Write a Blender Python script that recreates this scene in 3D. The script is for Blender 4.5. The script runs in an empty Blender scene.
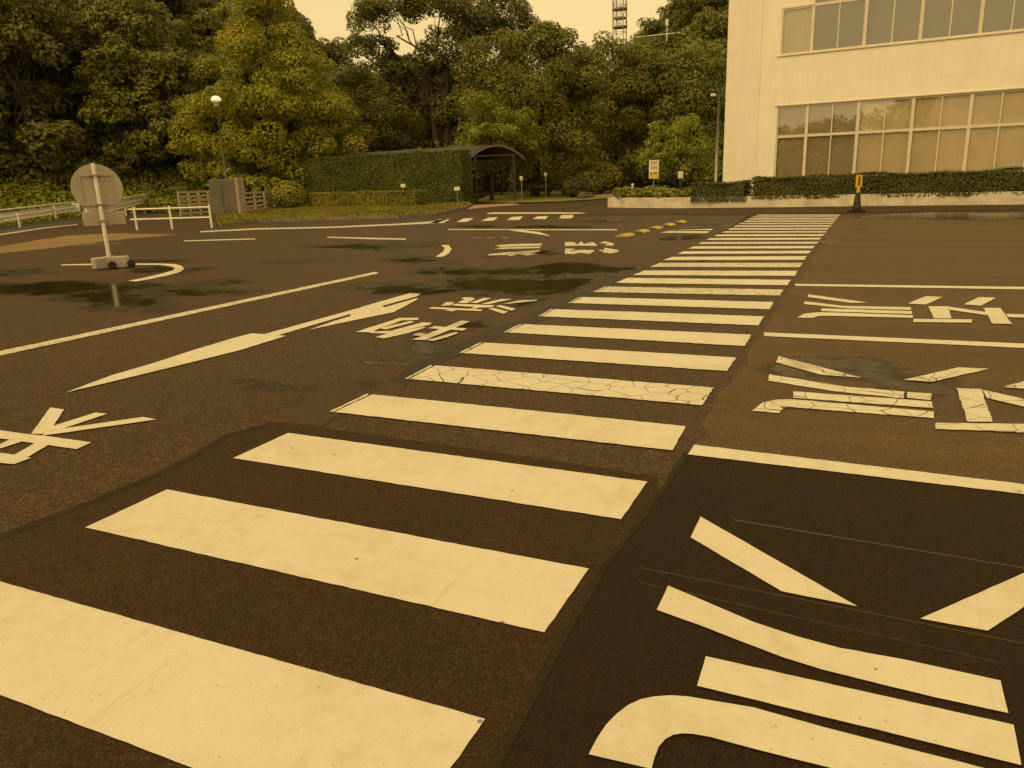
import bpy, math, random
import numpy as np
from mathutils import Vector, Matrix

S = bpy.context.scene
COL = S.collection
RNG = np.random.default_rng(7)
random.seed(7)

# ------------------------------------------------------------------ camera (solved from the crossing's stripes)
F, PITCH, ROLL, YAW, EYE = 765.5279, 0.26624640, -0.03685596, 0.43617957, 1.4572457
fw = np.array([-math.sin(YAW)*math.cos(PITCH), math.cos(YAW)*math.cos(PITCH), -math.sin(PITCH)])
r0 = np.cross(fw, [0, 0, 1]); r0 /= np.linalg.norm(r0); u0 = np.cross(r0, fw)
rt = math.cos(ROLL)*r0+math.sin(ROLL)*u0
up = -math.sin(ROLL)*r0+math.cos(ROLL)*u0
EYEP = np.array([0, 0, EYE]); HF = np.array([-math.sin(YAW), math.cos(YAW), 0]); HR = np.array([math.cos(YAW), math.sin(YAW), 0])
cd = bpy.data.cameras.new('camera'); cam = bpy.data.objects.new('camera', cd); COL.objects.link(cam)
cd.sensor_width = 36; cd.lens = F*36/1024; cd.clip_start = .05; cd.clip_end = 3000
m = Matrix.Identity(4)
for i in range(3):
    m[i][0] = rt[i]; m[i][1] = up[i]; m[i][2] = -fw[i]; m[i][3] = EYEP[i]
cam.matrix_world = m
S.camera = cam

def sight(x, y):
    return fw+rt*(x-512)/F-up*(y-384)/F
def gp(x, y, z=0.):                      # a survey point on the ground plane
    d = sight(x, y); t = (z-EYE)/d[2]; return EYEP+t*d
def at(x, y, d):                         # a survey point at a given distance
    v = sight(x, y); return EYEP+v*(d/(v@HF))
def foot(x, d):
    p = at(x, 200, d); return np.array([p[0], p[1], 0.])

# ------------------------------------------------------------------ nodes
class NT:
    def __init__(s, name):
        s.m = bpy.data.materials.new(name); s.m.use_nodes = True
        s.t = s.m.node_tree; s.t.nodes.clear()
        s.out = s.n('ShaderNodeOutputMaterial')
    def n(s, typ, **k):
        x = s.t.nodes.new(typ)
        for a, b in k.items(): setattr(x, a, b)
        return x
    def l(s, a, b): s.t.links.new(a, b)
    def put(s, sock, v):
        if hasattr(v, 'links'): s.l(v, sock)
        else: sock.default_value = v
    def math(s, op, a, b=None, c=None, clamp=False):
        x = s.n('ShaderNodeMath', operation=op); x.use_clamp = clamp
        s.put(x.inputs[0], a)
        if b is not None: s.put(x.inputs[1], b)
        if c is not None: s.put(x.inputs[2], c)
        return x.outputs[0]
    def mix(s, f, a, b, blend='MIX'):
        x = s.n('ShaderNodeMix', data_type='RGBA', blend_type=blend)
        s.put(x.inputs[0], f); s.put(x.inputs[6], a); s.put(x.inputs[7], b); return x.outputs[2]
    def pos(s, obj=False):
        if obj: return s.n('ShaderNodeTexCoord').outputs['Object']
        return s.n('ShaderNodeNewGeometry').outputs['Position']
    def noise(s, v, scale, detail=4, rough=.55):
        x = s.n('ShaderNodeTexNoise'); s.l(v, x.inputs['Vector'])
        x.inputs['Scale'].default_value = scale; x.inputs['Detail'].default_value = detail; x.inputs['Roughness'].default_value = rough
        return x.outputs[0]
    def ramp(s, f, stops, interp='LINEAR'):
        x = s.n('ShaderNodeValToRGB'); x.color_ramp.interpolation = interp
        e = x.color_ramp.elements
        while len(e) < len(stops): e.new(.5)
        for k, (p, c) in zip(e, stops):
            k.position = p; k.color = c if len(c) == 4 else (*c, 1)
        s.l(f, x.inputs[0]); return x.outputs[0]
    def sstep(s, v, a, b):
        x = s.n('ShaderNodeMapRange', interpolation_type='SMOOTHSTEP'); s.l(v, x.inputs[0])
        x.inputs[1].default_value = a; x.inputs[2].default_value = b; return x.outputs[0]
    def bsdf(s, **k):
        x = s.n('ShaderNodeBsdfPrincipled')
        for a, b in k.items(): s.put(x.inputs[a.replace('_', ' ')], b)
        s.l(x.outputs[0], s.out.inputs[0]); return x
    def bump(s, h, strength, dist, b):
        x = s.n('ShaderNodeBump'); s.put(x.inputs['Strength'], strength); x.inputs['Distance'].default_value = dist
        s.l(h, x.inputs['Height']); s.l(x.outputs[0], b.inputs['Normal'])
def c4(c, k=1.): return (c[0]*k, c[1]*k, c[2]*k, 1)

def simple(name, c, rough=.6, var=.25, scale=6., metal=0., bump=.0, c2=None, bscale=40):
    t = NT(name); p = t.pos()
    f = t.noise(p, scale, 6, .65)
    col = t.ramp(f, [(.3, c4(c2 or c, 1-var if not c2 else 1)), (.7, c4(c, 1+var*.3))])
    b = t.bsdf(Base_Color=col, Roughness=t.math('MULTIPLY_ADD', t.noise(p, scale*5, 3), .25, rough-.12), Metallic=metal)
    if bump: t.bump(t.noise(p, bscale, 5), bump, .02, b)
    return t.m

# ---- standing water on the tarmac: irregular blots laid out on the ground
BLOTS = [  # centre px, extent px, tilt, strength
 ((60, 288), 170, 8, .95), ((115, 302), 70, 17, .9), ((200, 292), 90, 5, .8), ((165, 270), 50, 5, .8), ((215, 283), 60, 6, .55), ((20, 272), 50, 6, .6),
 ((355, 247), 62, 4.2, 1.1), ((420, 261), 60, 6, .8), ((300, 262), 60, 3, .6),
 ((520, 287), 110, 15, 1.2), ((570, 270), 90, 9, 1.2), ((420, 290), 120, 7, 1.0), ((470, 272), 100, 6, 1.0), ((345, 284), 60, 4, .7), ((525, 253.5), 36, 4.5, 1.0),
 ((530, 306), 26, 7, .9), ((468, 326), 32, 8, .9), ((425, 345), 26, 8, .9), ((398, 358), 26, 8, .8),
 ((682, 238.5), 27, 3.6, 1.1), ((548, 227), 66, 2.2, .9), ((478, 226.5), 40, 2.4, .8), ((610, 221.5), 50, 1.8, .7), ((726, 224.5), 20, 2, .8),
 ((955, 216.3), 130, 4.8, 1.9), ((868, 229.8), 30, 2, .8), ((825, 241.5), 26, 4, .9), ((700, 262), 60, 3, .6), ((650, 281), 70, 2.5, .7),
 ((830, 374), 95, 19, .9), ((905, 384), 60, 22, .7), ((570, 379), 20, 5, .0),
 ((245, 389), 52, 9, .5), ((360, 386), 30, 8, .3), ((590, 314), 40, 4, .5), ((405, 245), 60, 5, .6), ((150, 262), 60, 4, .6)]
def wet_group():
    g = bpy.data.node_groups.new('wetness', 'ShaderNodeTree')
    g.interface.new_socket('Wet', in_out='OUTPUT', socket_type='NodeSocketFloat')
    go = g.nodes.new('NodeGroupOutput')
    t = NT.__new__(NT); t.t = g
    geo = t.n('ShaderNodeNewGeometry').outputs['Position']
    nz = t.n('ShaderNodeTexNoise'); nz.inputs['Scale'].default_value = .8; nz.inputs['Detail'].default_value = 8; nz.inputs['Roughness'].default_value = .68
    t.l(geo, nz.inputs['Vector'])
    w = t.n('ShaderNodeVectorMath', operation='SUBTRACT'); t.l(nz.outputs['Color'], w.inputs[0]); w.inputs[1].default_value = (.5, .5, .5)
    w2 = t.n('ShaderNodeVectorMath', operation='MULTIPLY_ADD'); t.l(w.outputs[0], w2.inputs[0]); w2.inputs[1].default_value = (2.2, 2.2, 0); t.l(geo, w2.inputs[2])
    acc = None
    for (cx, cy), rx, ry, st in BLOTS:
        if st <= 0: continue
        c = gp(cx, cy)[:2]; U = (gp(cx+rx, cy)-gp(cx-rx, cy))[:2]/2
        V = (gp(cx, cy-ry)-gp(cx, cy+ry))[:2]/2
        c = (gp(cx, cy-ry)+gp(cx, cy+ry))[:2]/2
        Mi = np.linalg.inv(np.array([U, V]).T)
        d = t.n('ShaderNodeVectorMath', operation='SUBTRACT'); t.l(w2.outputs[0], d.inputs[0]); d.inputs[1].default_value = (c[0], c[1], 0)
        uu = t.n('ShaderNodeVectorMath', operation='DOT_PRODUCT'); t.l(d.outputs[0], uu.inputs[0]); uu.inputs[1].default_value = (Mi[0, 0], Mi[0, 1], 0)
        vv = t.n('ShaderNodeVectorMath', operation='DOT_PRODUCT'); t.l(d.outputs[0], vv.inputs[0]); vv.inputs[1].default_value = (Mi[1, 0], Mi[1, 1], 0)
        a = t.math('MULTIPLY', uu.outputs['Value'], uu.outputs['Value'])
        b = t.math('MULTIPLY_ADD', vv.outputs['Value'], vv.outputs['Value'], a)
        e = t.math('MULTIPLY_ADD', b, -st, st)
        acc = e if acc is None else t.math('MAXIMUM', acc, e)
    n2 = t.noise(geo, 1.5, 9, .72)
    s = t.math('ADD', t.math('MAXIMUM', acc, -.25), t.math('MULTIPLY_ADD', n2, 2.1, -1.08))
    o = t.n('ShaderNodeMapRange', interpolation_type='SMOOTHSTEP'); t.l(s, o.inputs[0])
    o.inputs[1].default_value = .05; o.inputs[2].default_value = .95
    t.l(o.outputs[0], go.inputs[0])
    return g
WET = wet_group()
def wet(t):
    g = t.n('ShaderNodeGroup'); g.node_tree = WET; return g.outputs[0]

def asphalt(name, c, speck, grain, patchy=.25, rough=.82, specks=.35, bump=.5, streak=0., rarek=.3, spec=.5):
    t = NT(name); p = t.pos()
    w = wet(t)
    big = t.noise(p, .35, 5, .6); mid = t.noise(p, 3.2, 6, .7)
    vor = t.n('ShaderNodeTexVoronoi'); t.l(p, vor.inputs['Vector']); vor.inputs['Scale'].default_value = grain
    cell = t.n('ShaderNodeSeparateColor'); t.l(vor.outputs['Color'], cell.inputs[0])
    stone = t.sstep(cell.outputs[0], .45, 1.)
    fine = t.noise(p, max(grain*1.5, 150), 4, .85)
    col = t.mix(t.math('MULTIPLY', stone, specks), c4(c), c4(speck))
    col = t.mix(t.math('MULTIPLY', t.sstep(fine, .53, .36), .75), col, c4(c, .25))
    col = t.mix(t.math('MULTIPLY', t.sstep(fine, .54, .70), .7), col, c4(speck, 1.25))
    rare = t.sstep(cell.outputs[1], .985, .995)
    col = t.mix(t.math('MULTIPLY', rare, rarek), col, c4(speck, 1.8))
    k = t.math('MULTIPLY_ADD', big, patchy*2, 1-patchy); k = t.math('MULTIPLY', k, t.math('MULTIPLY_ADD', mid, .5, .75))
    if streak:
        mp = t.n('ShaderNodeMapping'); t.l(p, mp.inputs[0]); mp.inputs['Scale'].default_value = (.12, 1.3, 1); mp.inputs['Rotation'].default_value = (0, 0, .09)
        k = t.math('MULTIPLY', k, t.math('MULTIPLY_ADD', t.noise(mp.outputs[0], 1.2, 6, .65), streak*2, 1-streak))
    kk = t.n('ShaderNodeCombineColor'); [t.l(k, kk.inputs[i]) for i in range(3)]
    col = t.mix(1., col, kk.outputs[0], 'MULTIPLY')
    damp = t.sstep(w, .03, .4)
    col = t.mix(t.math('MULTIPLY', damp, .76), col, (.012, .0065, .002, 1))
    r = t.math('MULTIPLY_ADD', t.sstep(w, .30, 1.), .12-rough, rough)
    b = t.bsdf(Base_Color=col, Roughness=r, IOR=1.33, Specular_IOR_Level=spec)
    h = t.math('ADD', vor.outputs['Distance'], t.math('MULTIPLY', fine, .6))
    t.bump(h, t.math('MULTIPLY_ADD', t.sstep(w, .25, .75), -bump, bump), .006, b)
    return t.m

def paint(name, c=(.715, .675, .56), cracked=False, worn=.0):
    t = NT(name); p = t.pos(); w = wet(t)
    g1 = t.noise(p, 1.3, 6, .7); g2 = t.noise(p, 14, 6, .7); g3 = t.noise(p, 120, 2, .6)
    col = t.ramp(t.math('ADD', t.math('MULTIPLY', g1, .6), t.math('MULTIPLY', g2, .4)), [(.28, (c[0]*.72, c[1]*.66, c[2]*.55, 1)), (.52, c4(c, .92)), (.78, c4(c, 1.02))])
    col = t.mix(t.math('MULTIPLY', t.sstep(g3, .62, .75), .35), col, c4(c, .5))
    pit = t.sstep(t.noise(p, 260, 3, .7), .60, .70)
    col = t.mix(t.math('MULTIPLY', pit, t.math('MULTIPLY_ADD', g2, 1.3, .1)), col, (.22, .15, .075, 1))
    mpg = t.n('ShaderNodeMapping'); t.l(p, mpg.inputs[0]); mpg.inputs['Rotation'].default_value = (0, 0, .5); mpg.inputs['Scale'].default_value = (9, .7, 1)
    tyre = t.sstep(t.noise(mpg.outputs[0], 1.3, 6, .7), .54, .78)
    col = t.mix(t.math('MULTIPLY', tyre, .28), col, (.34, .25, .14, 1))
    # dirt specks
    v = t.n('ShaderNodeTexVoronoi'); t.l(p, v.inputs['Vector']); v.inputs['Scale'].default_value = 7
    sc = t.n('ShaderNodeSeparateColor'); t.l(v.outputs['Color'], sc.inputs[0])
    dot = t.math('MULTIPLY', t.math('LESS_THAN', v.outputs['Distance'], .07), t.math('GREATER_THAN', sc.outputs[0], .72))
    col = t.mix(t.math('MULTIPLY', dot, .7), col, (.10, .06, .03, 1))
    v2 = t.n('ShaderNodeTexVoronoi'); t.l(p, v2.inputs['Vector']); v2.inputs['Scale'].default_value = 34
    s2 = t.n('ShaderNodeSeparateColor'); t.l(v2.outputs['Color'], s2.inputs[0])
    d2 = t.math('MULTIPLY', t.math('LESS_THAN', v2.outputs['Distance'], .11), t.math('GREATER_THAN', s2.outputs[0], .80))
    col = t.mix(t.math('MULTIPLY', d2, .55), col, (.16, .10, .05, 1))
    # hairline cracks / gaps where the paint has split
    jit = t.n('ShaderNodeVectorMath', operation='MULTIPLY_ADD'); nn = t.n('ShaderNodeTexNoise'); t.l(p, nn.inputs['Vector']); nn.inputs['Scale'].default_value = 5
    t.l(nn.outputs['Color'], jit.inputs[0]); jit.inputs[1].default_value = (.10, .10, 0); t.l(p, jit.inputs[2])
    vc = t.n('ShaderNodeTexVoronoi', feature='DISTANCE_TO_EDGE'); t.l(jit.outputs[0], vc.inputs['Vector'])
    vc.inputs['Scale'].default_value = 5.2 if cracked else 1.1
    cr = t.math('LESS_THAN', vc.outputs['Distance'], .012 if cracked else .0025)
    if not cracked: cr = t.math('MULTIPLY', cr, t.math('MULTIPLY', t.math('GREATER_THAN', g1, .60), .16))
    col = t.mix(t.math('MULTIPLY', cr, .92), col, (.035, .03, .025, 1))
    if worn > 0:
        hole = t.sstep(t.math('ADD', t.math('MULTIPLY', g2, .7), t.math('MULTIPLY', g3, .3)), .60-worn*.25, .52-worn*.25)
        hole = t.math('SUBTRACT', 1., hole)
        col = t.mix(t.math('MULTIPLY', hole, .85), col, (.075, .062, .048, 1))
    damp = t.sstep(w, .3, .9)
    col = t.mix(t.math('MULTIPLY', damp, .22), col, (.05, .045, .035, 1))
    b = t.bsdf(Base_Color=col, Roughness=t.math('MULTIPLY_ADD', t.sstep(w, .6, 1.), -.4, .7))
    t.bump(t.math('ADD', g3, g2), .25, .003, b)
    return t.m

def leafmat(name, dark, lite, trans=.25, hue=.35):
    t = NT(name)
    geo = t.n('ShaderNodeNewGeometry'); rnd = geo.outputs['Random Per Island']
    oi = t.n('ShaderNodeObjectInfo').outputs['Random']
    col = t.ramp(rnd, [(0., c4(dark, 1.25)), (.55, c4([(a+b)/2 for a, b in zip(dark, lite)])), (1., c4(lite, .82))])
    clump = t.noise(geo.outputs['Position'], .45, 3, .6)
    col = t.mix(t.math('MULTIPLY', t.sstep(clump, .42, .66), .55), col, c4((lite[0]*1.15, lite[1]*1.02, lite[2]*.9)))
    k = t.math('MULTIPLY_ADD', oi, .5, .72)
    hs = t.n('ShaderNodeHueSaturation'); t.l(col, hs.inputs['Color']); t.l(k, hs.inputs['Value'])
    t.l(t.math('MULTIPLY_ADD', oi, .03*hue, .5-.015*hue), hs.inputs['Hue'])
    b = t.n('ShaderNodeBsdfPrincipled'); t.l(hs.outputs[0], b.inputs['Base Color']); b.inputs['Roughness'].default_value = .55
    b.inputs['Specular IOR Level'].default_value = .3
    tr = t.n('ShaderNodeBsdfTranslucent'); t.l(hs.outputs[0], tr.inputs[0])
    mx = t.n('ShaderNodeMixShader'); mx.inputs[0].default_value = trans
    t.l(b.outputs[0], mx.inputs[1]); t.l(tr.outputs[0], mx.inputs[2]); t.l(mx.outputs[0], t.out.inputs[0])
    return t.m

def glassmat():
    t = NT('window_glass')
    p = t.pos()
    gl = t.n('ShaderNodeBsdfGlossy'); gl.inputs['Roughness'].default_value = .015; gl.inputs['Color'].default_value = (.9, .9, .9, 1)
    bm = t.n('ShaderNodeBump'); bm.inputs['Strength'].default_value = .04; bm.inputs['Distance'].default_value = .02
    t.l(t.noise(p, .8, 2), bm.inputs['Height']); t.l(bm.outputs[0], gl.inputs['Normal'])
    tp = t.n('ShaderNodeBsdfTransparent'); tp.inputs[0].default_value = (.95, .93, .89, 1)
    lw = t.n('ShaderNodeLayerWeight'); lw.inputs[0].default_value = .35
    mx = t.n('ShaderNodeMixShader'); t.l(t.math('MULTIPLY_ADD', lw.outputs['Fresnel'], .5, .21), mx.inputs[0])
    t.l(tp.outputs[0], mx.inputs[1]); t.l(gl.outputs[0], mx.inputs[2]); t.l(mx.outputs[0], t.out.inputs[0])
    return t.m

def wallmat():
    t = NT('panelled_white_wall'); p = t.pos(True)
    x = t.n('ShaderNodeSeparateXYZ'); t.l(p, x.inputs[0])
    def joint(v, pitch, w, off=0.):
        f = t.math('FRACT', t.math('DIVIDE', t.math('ADD', v, off+100*pitch), pitch))
        return t.math('LESS_THAN', f, w/pitch)
    j = t.math('MAXIMUM', joint(x.outputs[2], .76, .012, .28), t.math('MULTIPLY', joint(x.outputs[0], 1.8, .012, .40), .7))
    n1 = t.noise(p, .9, 5, .6)
    mp = t.n('ShaderNodeMapping'); t.l(p, mp.inputs[0]); mp.inputs['Scale'].default_value = (5, 5, .35)
    streak = t.noise(mp.outputs[0], 1.4, 5, .6)
    col = t.ramp(t.math('ADD', t.math('MULTIPLY', n1, .5), t.math('MULTIPLY', streak, .5)), [(.3, (.78, .73, .63, 1)), (.6, (.88, .83, .72, 1))])
    col = t.mix(t.math('MULTIPLY', j, .22), col, (.42, .36, .27, 1))
    b = t.bsdf(Base_Color=col, Roughness=.55)
    return t.m

M = {}
M['old'] = asphalt('old_asphalt', (.045, .0240, .0078), (.20, .125, .055), 85, .34, .55, .46, .7, spec=.4)
M['new'] = asphalt('fresh_asphalt', (.033, .0175, .0062), (.125, .078, .038), 150, .24, .70, .34, .35, rarek=.15, spec=.3)
M['newer'] = asphalt('black_asphalt', (.0205, .0110, .0042), (.085, .052, .024), 170, .24, .72, .26, .3, rarek=.12, spec=.25)
M['seam'] = asphalt('seam_asphalt', (.027, .0155, .0065), (.075, .046, .022), 110, .1, .8, .2, .6)
M['pale'] = asphalt('patched_asphalt', (.060, .036, .0145), (.15, .098, .047), 120, .3, .7, .3, .35)
M['lot'] = asphalt('worn_lot_asphalt', (.074, .043, .0132), (.205, .132, .056), 100, .28, .55, .35, .5, streak=.45, spec=.45)
M['wetseam'] = asphalt('damp_seam_asphalt', (.022, .014, .008), (.06, .04, .025), 110, .3, .5, .2, .5)
M['dirt'] = asphalt('dusty_asphalt', (.25, .165, .08), (.36, .25, .14), 60, .3, .9, .3, .4)
M['walk'] = asphalt('walkway_asphalt', (.058, .036, .016), (.13, .09, .05), 90, .25, .8, .3, .4)
M['path'] = simple('pale_path', (.34, .25, .16), .85, .3, 2.)
M['paint'] = paint('road_paint')
M['crack'] = paint('cracked_road_paint', (.705, .665, .55), cracked=True)
M['worn'] = paint('worn_road_paint', (.69, .65, .535), worn=.02)
M['faint'] = paint('faded_road_paint', (.42, .36, .27), worn=.8)
M['orange'] = paint('faded_orange_paint', (.40, .22, .10), worn=.7)
M['scratch'] = simple('dusty_line', (.06, .042, .027), .8, .3, 20)
M['concrete'] = simple('concrete', (.42, .38, .32), .85, .35, 3., bump=.2)
M['planter'] = simple('stained_white_concrete', (.68, .62, .52), .8, .3, 2.2, bump=.1, c2=(.46, .39, .29))
M['kerb'] = simple('kerb_concrete', (.20, .17, .13), .85, .4, 3., bump=.2)
M['soil'] = simple('soil', (.07, .05, .035), .95, .4, 5., bump=.5)
M['turf'] = simple('turf', (.20, .18, .03), .95, .35, 1.5, bump=.6)
M['floor_leaf'] = simple('forest_floor', (.055, .055, .016), .95, .4, 1., bump=.5)
M['white_metal'] = simple('white_painted_steel', (.84, .81, .73), .45, .22, 5.)
M['grey_metal'] = simple('grey_steel', (.34, .32, .29), .4, .2, 6., .5)
M['sign_back'] = simple('bare_sign_back', (.44, .385, .315), .5, .18, 3., .0)
M['dark_metal'] = simple('dark_brown_steel', (.030, .025, .02), .5, .2, 6.)
M['roof_sheet'] = simple('brown_roof_sheet', (.05, .038, .028), .45, .3, 3.)
M['arch_rim'] = simple('arch_rim', (.11, .09, .07), .4, .2, 6.)
M['wood'] = simple('weathered_wood', (.46, .38, .29), .8, .4, 8., bump=.2)
M['cabinet'] = simple('weathered_grey_cabinet', (.135, .115, .085), .7, .3, 1.6, c2=(.085, .075, .055))
M['cabinet_edge'] = simple('pale_cabinet_edge', (.34, .28, .2), .7, .3, 3.)
M['bark'] = simple('bark', (.055, .042, .03), .95, .4, 9., bump=.6)
M['grey_bark'] = simple('pale_dead_wood', (.26, .21, .16), .9, .3, 9., bump=.4)
M['frame'] = simple('window_frame_aluminium', (.72, .65, .53), .4, .15, 5.)
M['blind'] = simple('brown_blind', (.46, .36, .245), .8, .18, 1.5)
M['blind_dark'] = simple('dark_blind', (.12, .095, .065), .8, .2, 1.5)
M['blind_lite'] = simple('pale_blind', (.60, .50, .36), .8, .12, 1.5)
M['curtain'] = simple('beige_curtain', (.85, .74, .55), .85, .12, 1.2)
M['curtain_hill_reflect'] = simple('curtain_with_hill_reflection', (.50, .41, .29), .85, .12, 1.2)  # beige curtain darkened: the hill's reflection in the left panes put into its colour
M['tower'] = simple('galvanised_tower_steel', (.36, .31, .26), .5, .2, 2.)
M['rubber'] = simple('black_rubber', (.014, .013, .012), .6, .3, 20.)
M['cone'] = simple('black_cone_plastic', (.012, .010, .008), .5, .3, 12.)
M['yellow'] = simple('yellow_plastic', (.75, .50, .05), .5, .15, 15.)
M['bump_yellow'] = simple('yellow_bump_paint', (.56, .41, .04), .6, .3, 9.)
M['bump_black'] = simple('black_bump_rubber', (.03, .026, .02), .6, .3, 9.)
M['red'] = simple('faded_red_print', (.62, .17, .10), .6, .1, 9.)
M['sign_white'] = simple('white_sign', (.80, .77, .70), .5, .1, 9.)
M['ink'] = simple('black_print', (.04, .035, .03), .6, .1, 9.)
M['purple'] = simple('dull_red_lens', (.20, .07, .07), .3, .1, 9.)
M['lamp'] = simple('white_lamp_glass', (.85, .85, .8), .25, .05, 9.)
tl_ = NT('lit_lamp_dome'); bl_ = tl_.bsdf(Base_Color=tl_.ramp(tl_.noise(tl_.pos(), 9), [(.3, (.8, .78, .7, 1)), (.7, (.86, .84, .76, 1))]), Roughness=.3)
bl_.inputs['Emission Color'].default_value = (1, .86, .52, 1); bl_.inputs['Emission Strength'].default_value = .55; M['dome'] = tl_.m
M['cable'] = simple('grey_cable', (.10, .085, .06), .6, .1, 5.)
M['stone'] = simple('dark_boulder', (.10, .085, .065), .9, .4, 4., bump=.5)
M['glass'] = glassmat(); M['wall'] = wallmat()
M['hedge'] = leafmat('hedge_leaves', (0.056, 0.084, 0.0145), (0.182, 0.238, 0.034), .15)
M['box'] = leafmat('clipped_box_leaves', (0.115, 0.112, 0.0145), (0.37, 0.34, 0.037), .2)
M['darkhedge'] = leafmat('dark_hedge_leaves', (0.0342, 0.0422, 0.0127), (0.1070, 0.1232, 0.0278), .12)
M['forest'] = leafmat('forest_leaves', (0.0837, 0.1020, 0.0261), (0.2732, 0.2996, 0.0633), .22, 1.)
M['golden'] = leafmat('yellow_green_leaves', (0.098, 0.108, 0.015), (0.40, 0.385, 0.040), .3)
M['olive'] = leafmat('olive_brown_leaves', (0.0837, 0.0969, 0.0206), (0.2848, 0.2996, 0.0495), .25)
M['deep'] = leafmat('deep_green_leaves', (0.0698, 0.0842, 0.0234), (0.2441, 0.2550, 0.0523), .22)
M['fresh'] = leafmat('fresh_green_leaves', (0.1046, 0.1403, 0.0206), (0.3255, 0.3825, 0.0550), .3)
M['weed'] = leafmat('undergrowth_leaves', (0.0930, 0.1122, 0.0154), (0.3162, 0.3417, 0.0462), .25)
M['grassleaf'] = leafmat('grass_blades', (0.115, 0.110, 0.0165), (0.29, 0.25, 0.036), .3)
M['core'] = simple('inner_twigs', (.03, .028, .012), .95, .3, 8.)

# ------------------------------------------------------------------ mesh helpers
class MB:
    def __init__(s): s.v = []; s.f = []
    def add(s, v, f):
        o = len(s.v); s.v += [tuple(map(float, p)) for p in v]; s.f += [tuple(i+o for i in q) for q in f]; return s
    def box(s, c, d, rz=0., rx=0.):
        c = np.array(c, float); h = np.array(d)/2.
        Rz = np.array([[math.cos(rz), -math.sin(rz), 0], [math.sin(rz), math.cos(rz), 0], [0, 0, 1]])
        Rx = np.array([[1, 0, 0], [0, math.cos(rx), -math.sin(rx)], [0, math.sin(rx), math.cos(rx)]])
        v = [c+Rz@Rx@(h*np.array(k)) for k in ((-1,-1,-1),(1,-1,-1),(1,1,-1),(-1,1,-1),(-1,-1,1),(1,-1,1),(1,1,1),(-1,1,1))]
        return s.add(v, [(3,2,1,0),(4,5,6,7),(0,1,5,4),(1,2,6,5),(2,3,7,6),(3,0,4,7)])
    def tube(s, pts, rad, n=8, cap=True):
        pts = [np.array(p, float) for p in pts]
        if not hasattr(rad, '__len__'): rad = [rad]*len(pts)
        vs = []
        for i, p in enumerate(pts):
            a = pts[min(i+1, len(pts)-1)]-pts[max(i-1, 0)]; a /= np.linalg.norm(a)+1e-9
            h = np.array([0, 0, 1.]) if abs(a[2]) < .9 else np.array([1., 0, 0])
            x = np.cross(a, h); x /= np.linalg.norm(x); y = np.cross(a, x)
            for k in range(n):
                t = 2*math.pi*k/n; vs.append(p+rad[i]*(math.cos(t)*x+math.sin(t)*y))
        fs = []
        for i in range(len(pts)-1):
            for k in range(n):
                fs.append((i*n+k, i*n+(k+1) % n, (i+1)*n+(k+1) % n, (i+1)*n+k))
        if cap: fs += [tuple(range(n)), tuple(range(len(vs)-1, len(vs)-n-1, -1))]
        return s.add(vs, fs)
    def lathe(s, prof, c=(0, 0, 0), n=20):
        vs = []; fs = []
        for r, z in prof:
            for k in range(n):
                t = 2*math.pi*k/n; vs.append((c[0]+r*math.cos(t), c[1]+r*math.sin(t), c[2]+z))
        for i in range(len(prof)-1):
            for k in range(n): fs.append((i*n+k, i*n+(k+1) % n, (i+1)*n+(k+1) % n, (i+1)*n+k))
        fs += [tuple(range(n-1, -1, -1)), tuple(range(len(vs)-n, len(vs)))]
        return s.add(vs, fs)
    def prism(s, poly, z0, z1):
        n = len(poly); v = [(x, y, z0) for x, y in poly]+[(x, y, z1) for x, y in poly]
        return s.add(v, [tuple(range(n-1, -1, -1)), tuple(range(n, 2*n))]+[(i, (i+1) % n, n+(i+1) % n, n+i) for i in range(n)])
    def build(s, name, mat, parent=None, loc=None, rz=0., smooth=False, bevel=0.):
        me = bpy.data.meshes.new(name); me.from_pydata(s.v, [], s.f); me.update()
        o = bpy.data.objects.new(name, me); COL.objects.link(o); me.materials.append(mat)
        if smooth:
            for p in me.polygons: p.use_smooth = True
        if bevel:
            b = o.modifiers.new('bevel', 'BEVEL'); b.width = bevel; b.segments = 2; b.limit_method = 'ANGLE'
        if parent: o.parent = parent
        if loc is not None: o.location = loc
        if rz: o.rotation_euler = (0, 0, rz)
        return o
def tag(o, label=None, cat=None, group=None, kind=None):
    if label: o['label'] = label
    if cat: o['category'] = cat
    if group: o['group'] = group
    if kind: o['kind'] = kind
    return o
def empty(name, loc, rz=0.):
    o = bpy.data.objects.new(name, None); COL.objects.link(o); o.location = [float(a) for a in loc]; o.rotation_euler = (0, 0, rz); return o
def copy_tree(o, parent=None):
    c = o.copy(); COL.objects.link(c); c.parent = parent
    for ch in list(o.children): copy_tree(ch, c)
    return c
def sheet(name, pts, z, mat, jit=0., kind='structure', step=.25):
    """a flat irregular sheet lying on the ground"""
    out = []
    pts = [np.array(p, float)*np.array([1-z/EYE, 1-z/EYE, 1]) for p in pts] if z < .03 else pts
    n = len(pts)
    for i in range(n):
        a = np.array(pts[i][:2]); b = np.array(pts[(i+1) % n][:2])
        k = max(1, int(np.linalg.norm(b-a)/step)) if jit else 1
        for q in range(k):
            p = a+(b-a)*q/k
            if jit and q: p = p+RNG.normal(0, jit*min(1., .25+.035*np.linalg.norm(p)), 2)
            out.append((p[0], p[1], z))
    me = bpy.data.meshes.new(name); me.from_pydata(out, [], [tuple(range(len(out)))]); me.update()
    if me.polygons[0].normal.z < 0: me.flip_normals()
    o = bpy.data.objects.new(name, me); COL.objects.link(o); me.materials.append(mat); o['kind'] = kind
    return o
def G(x0, y0, s, pts): return [gp(x0+x/s, y0+y/s) for x, y in pts]

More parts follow.
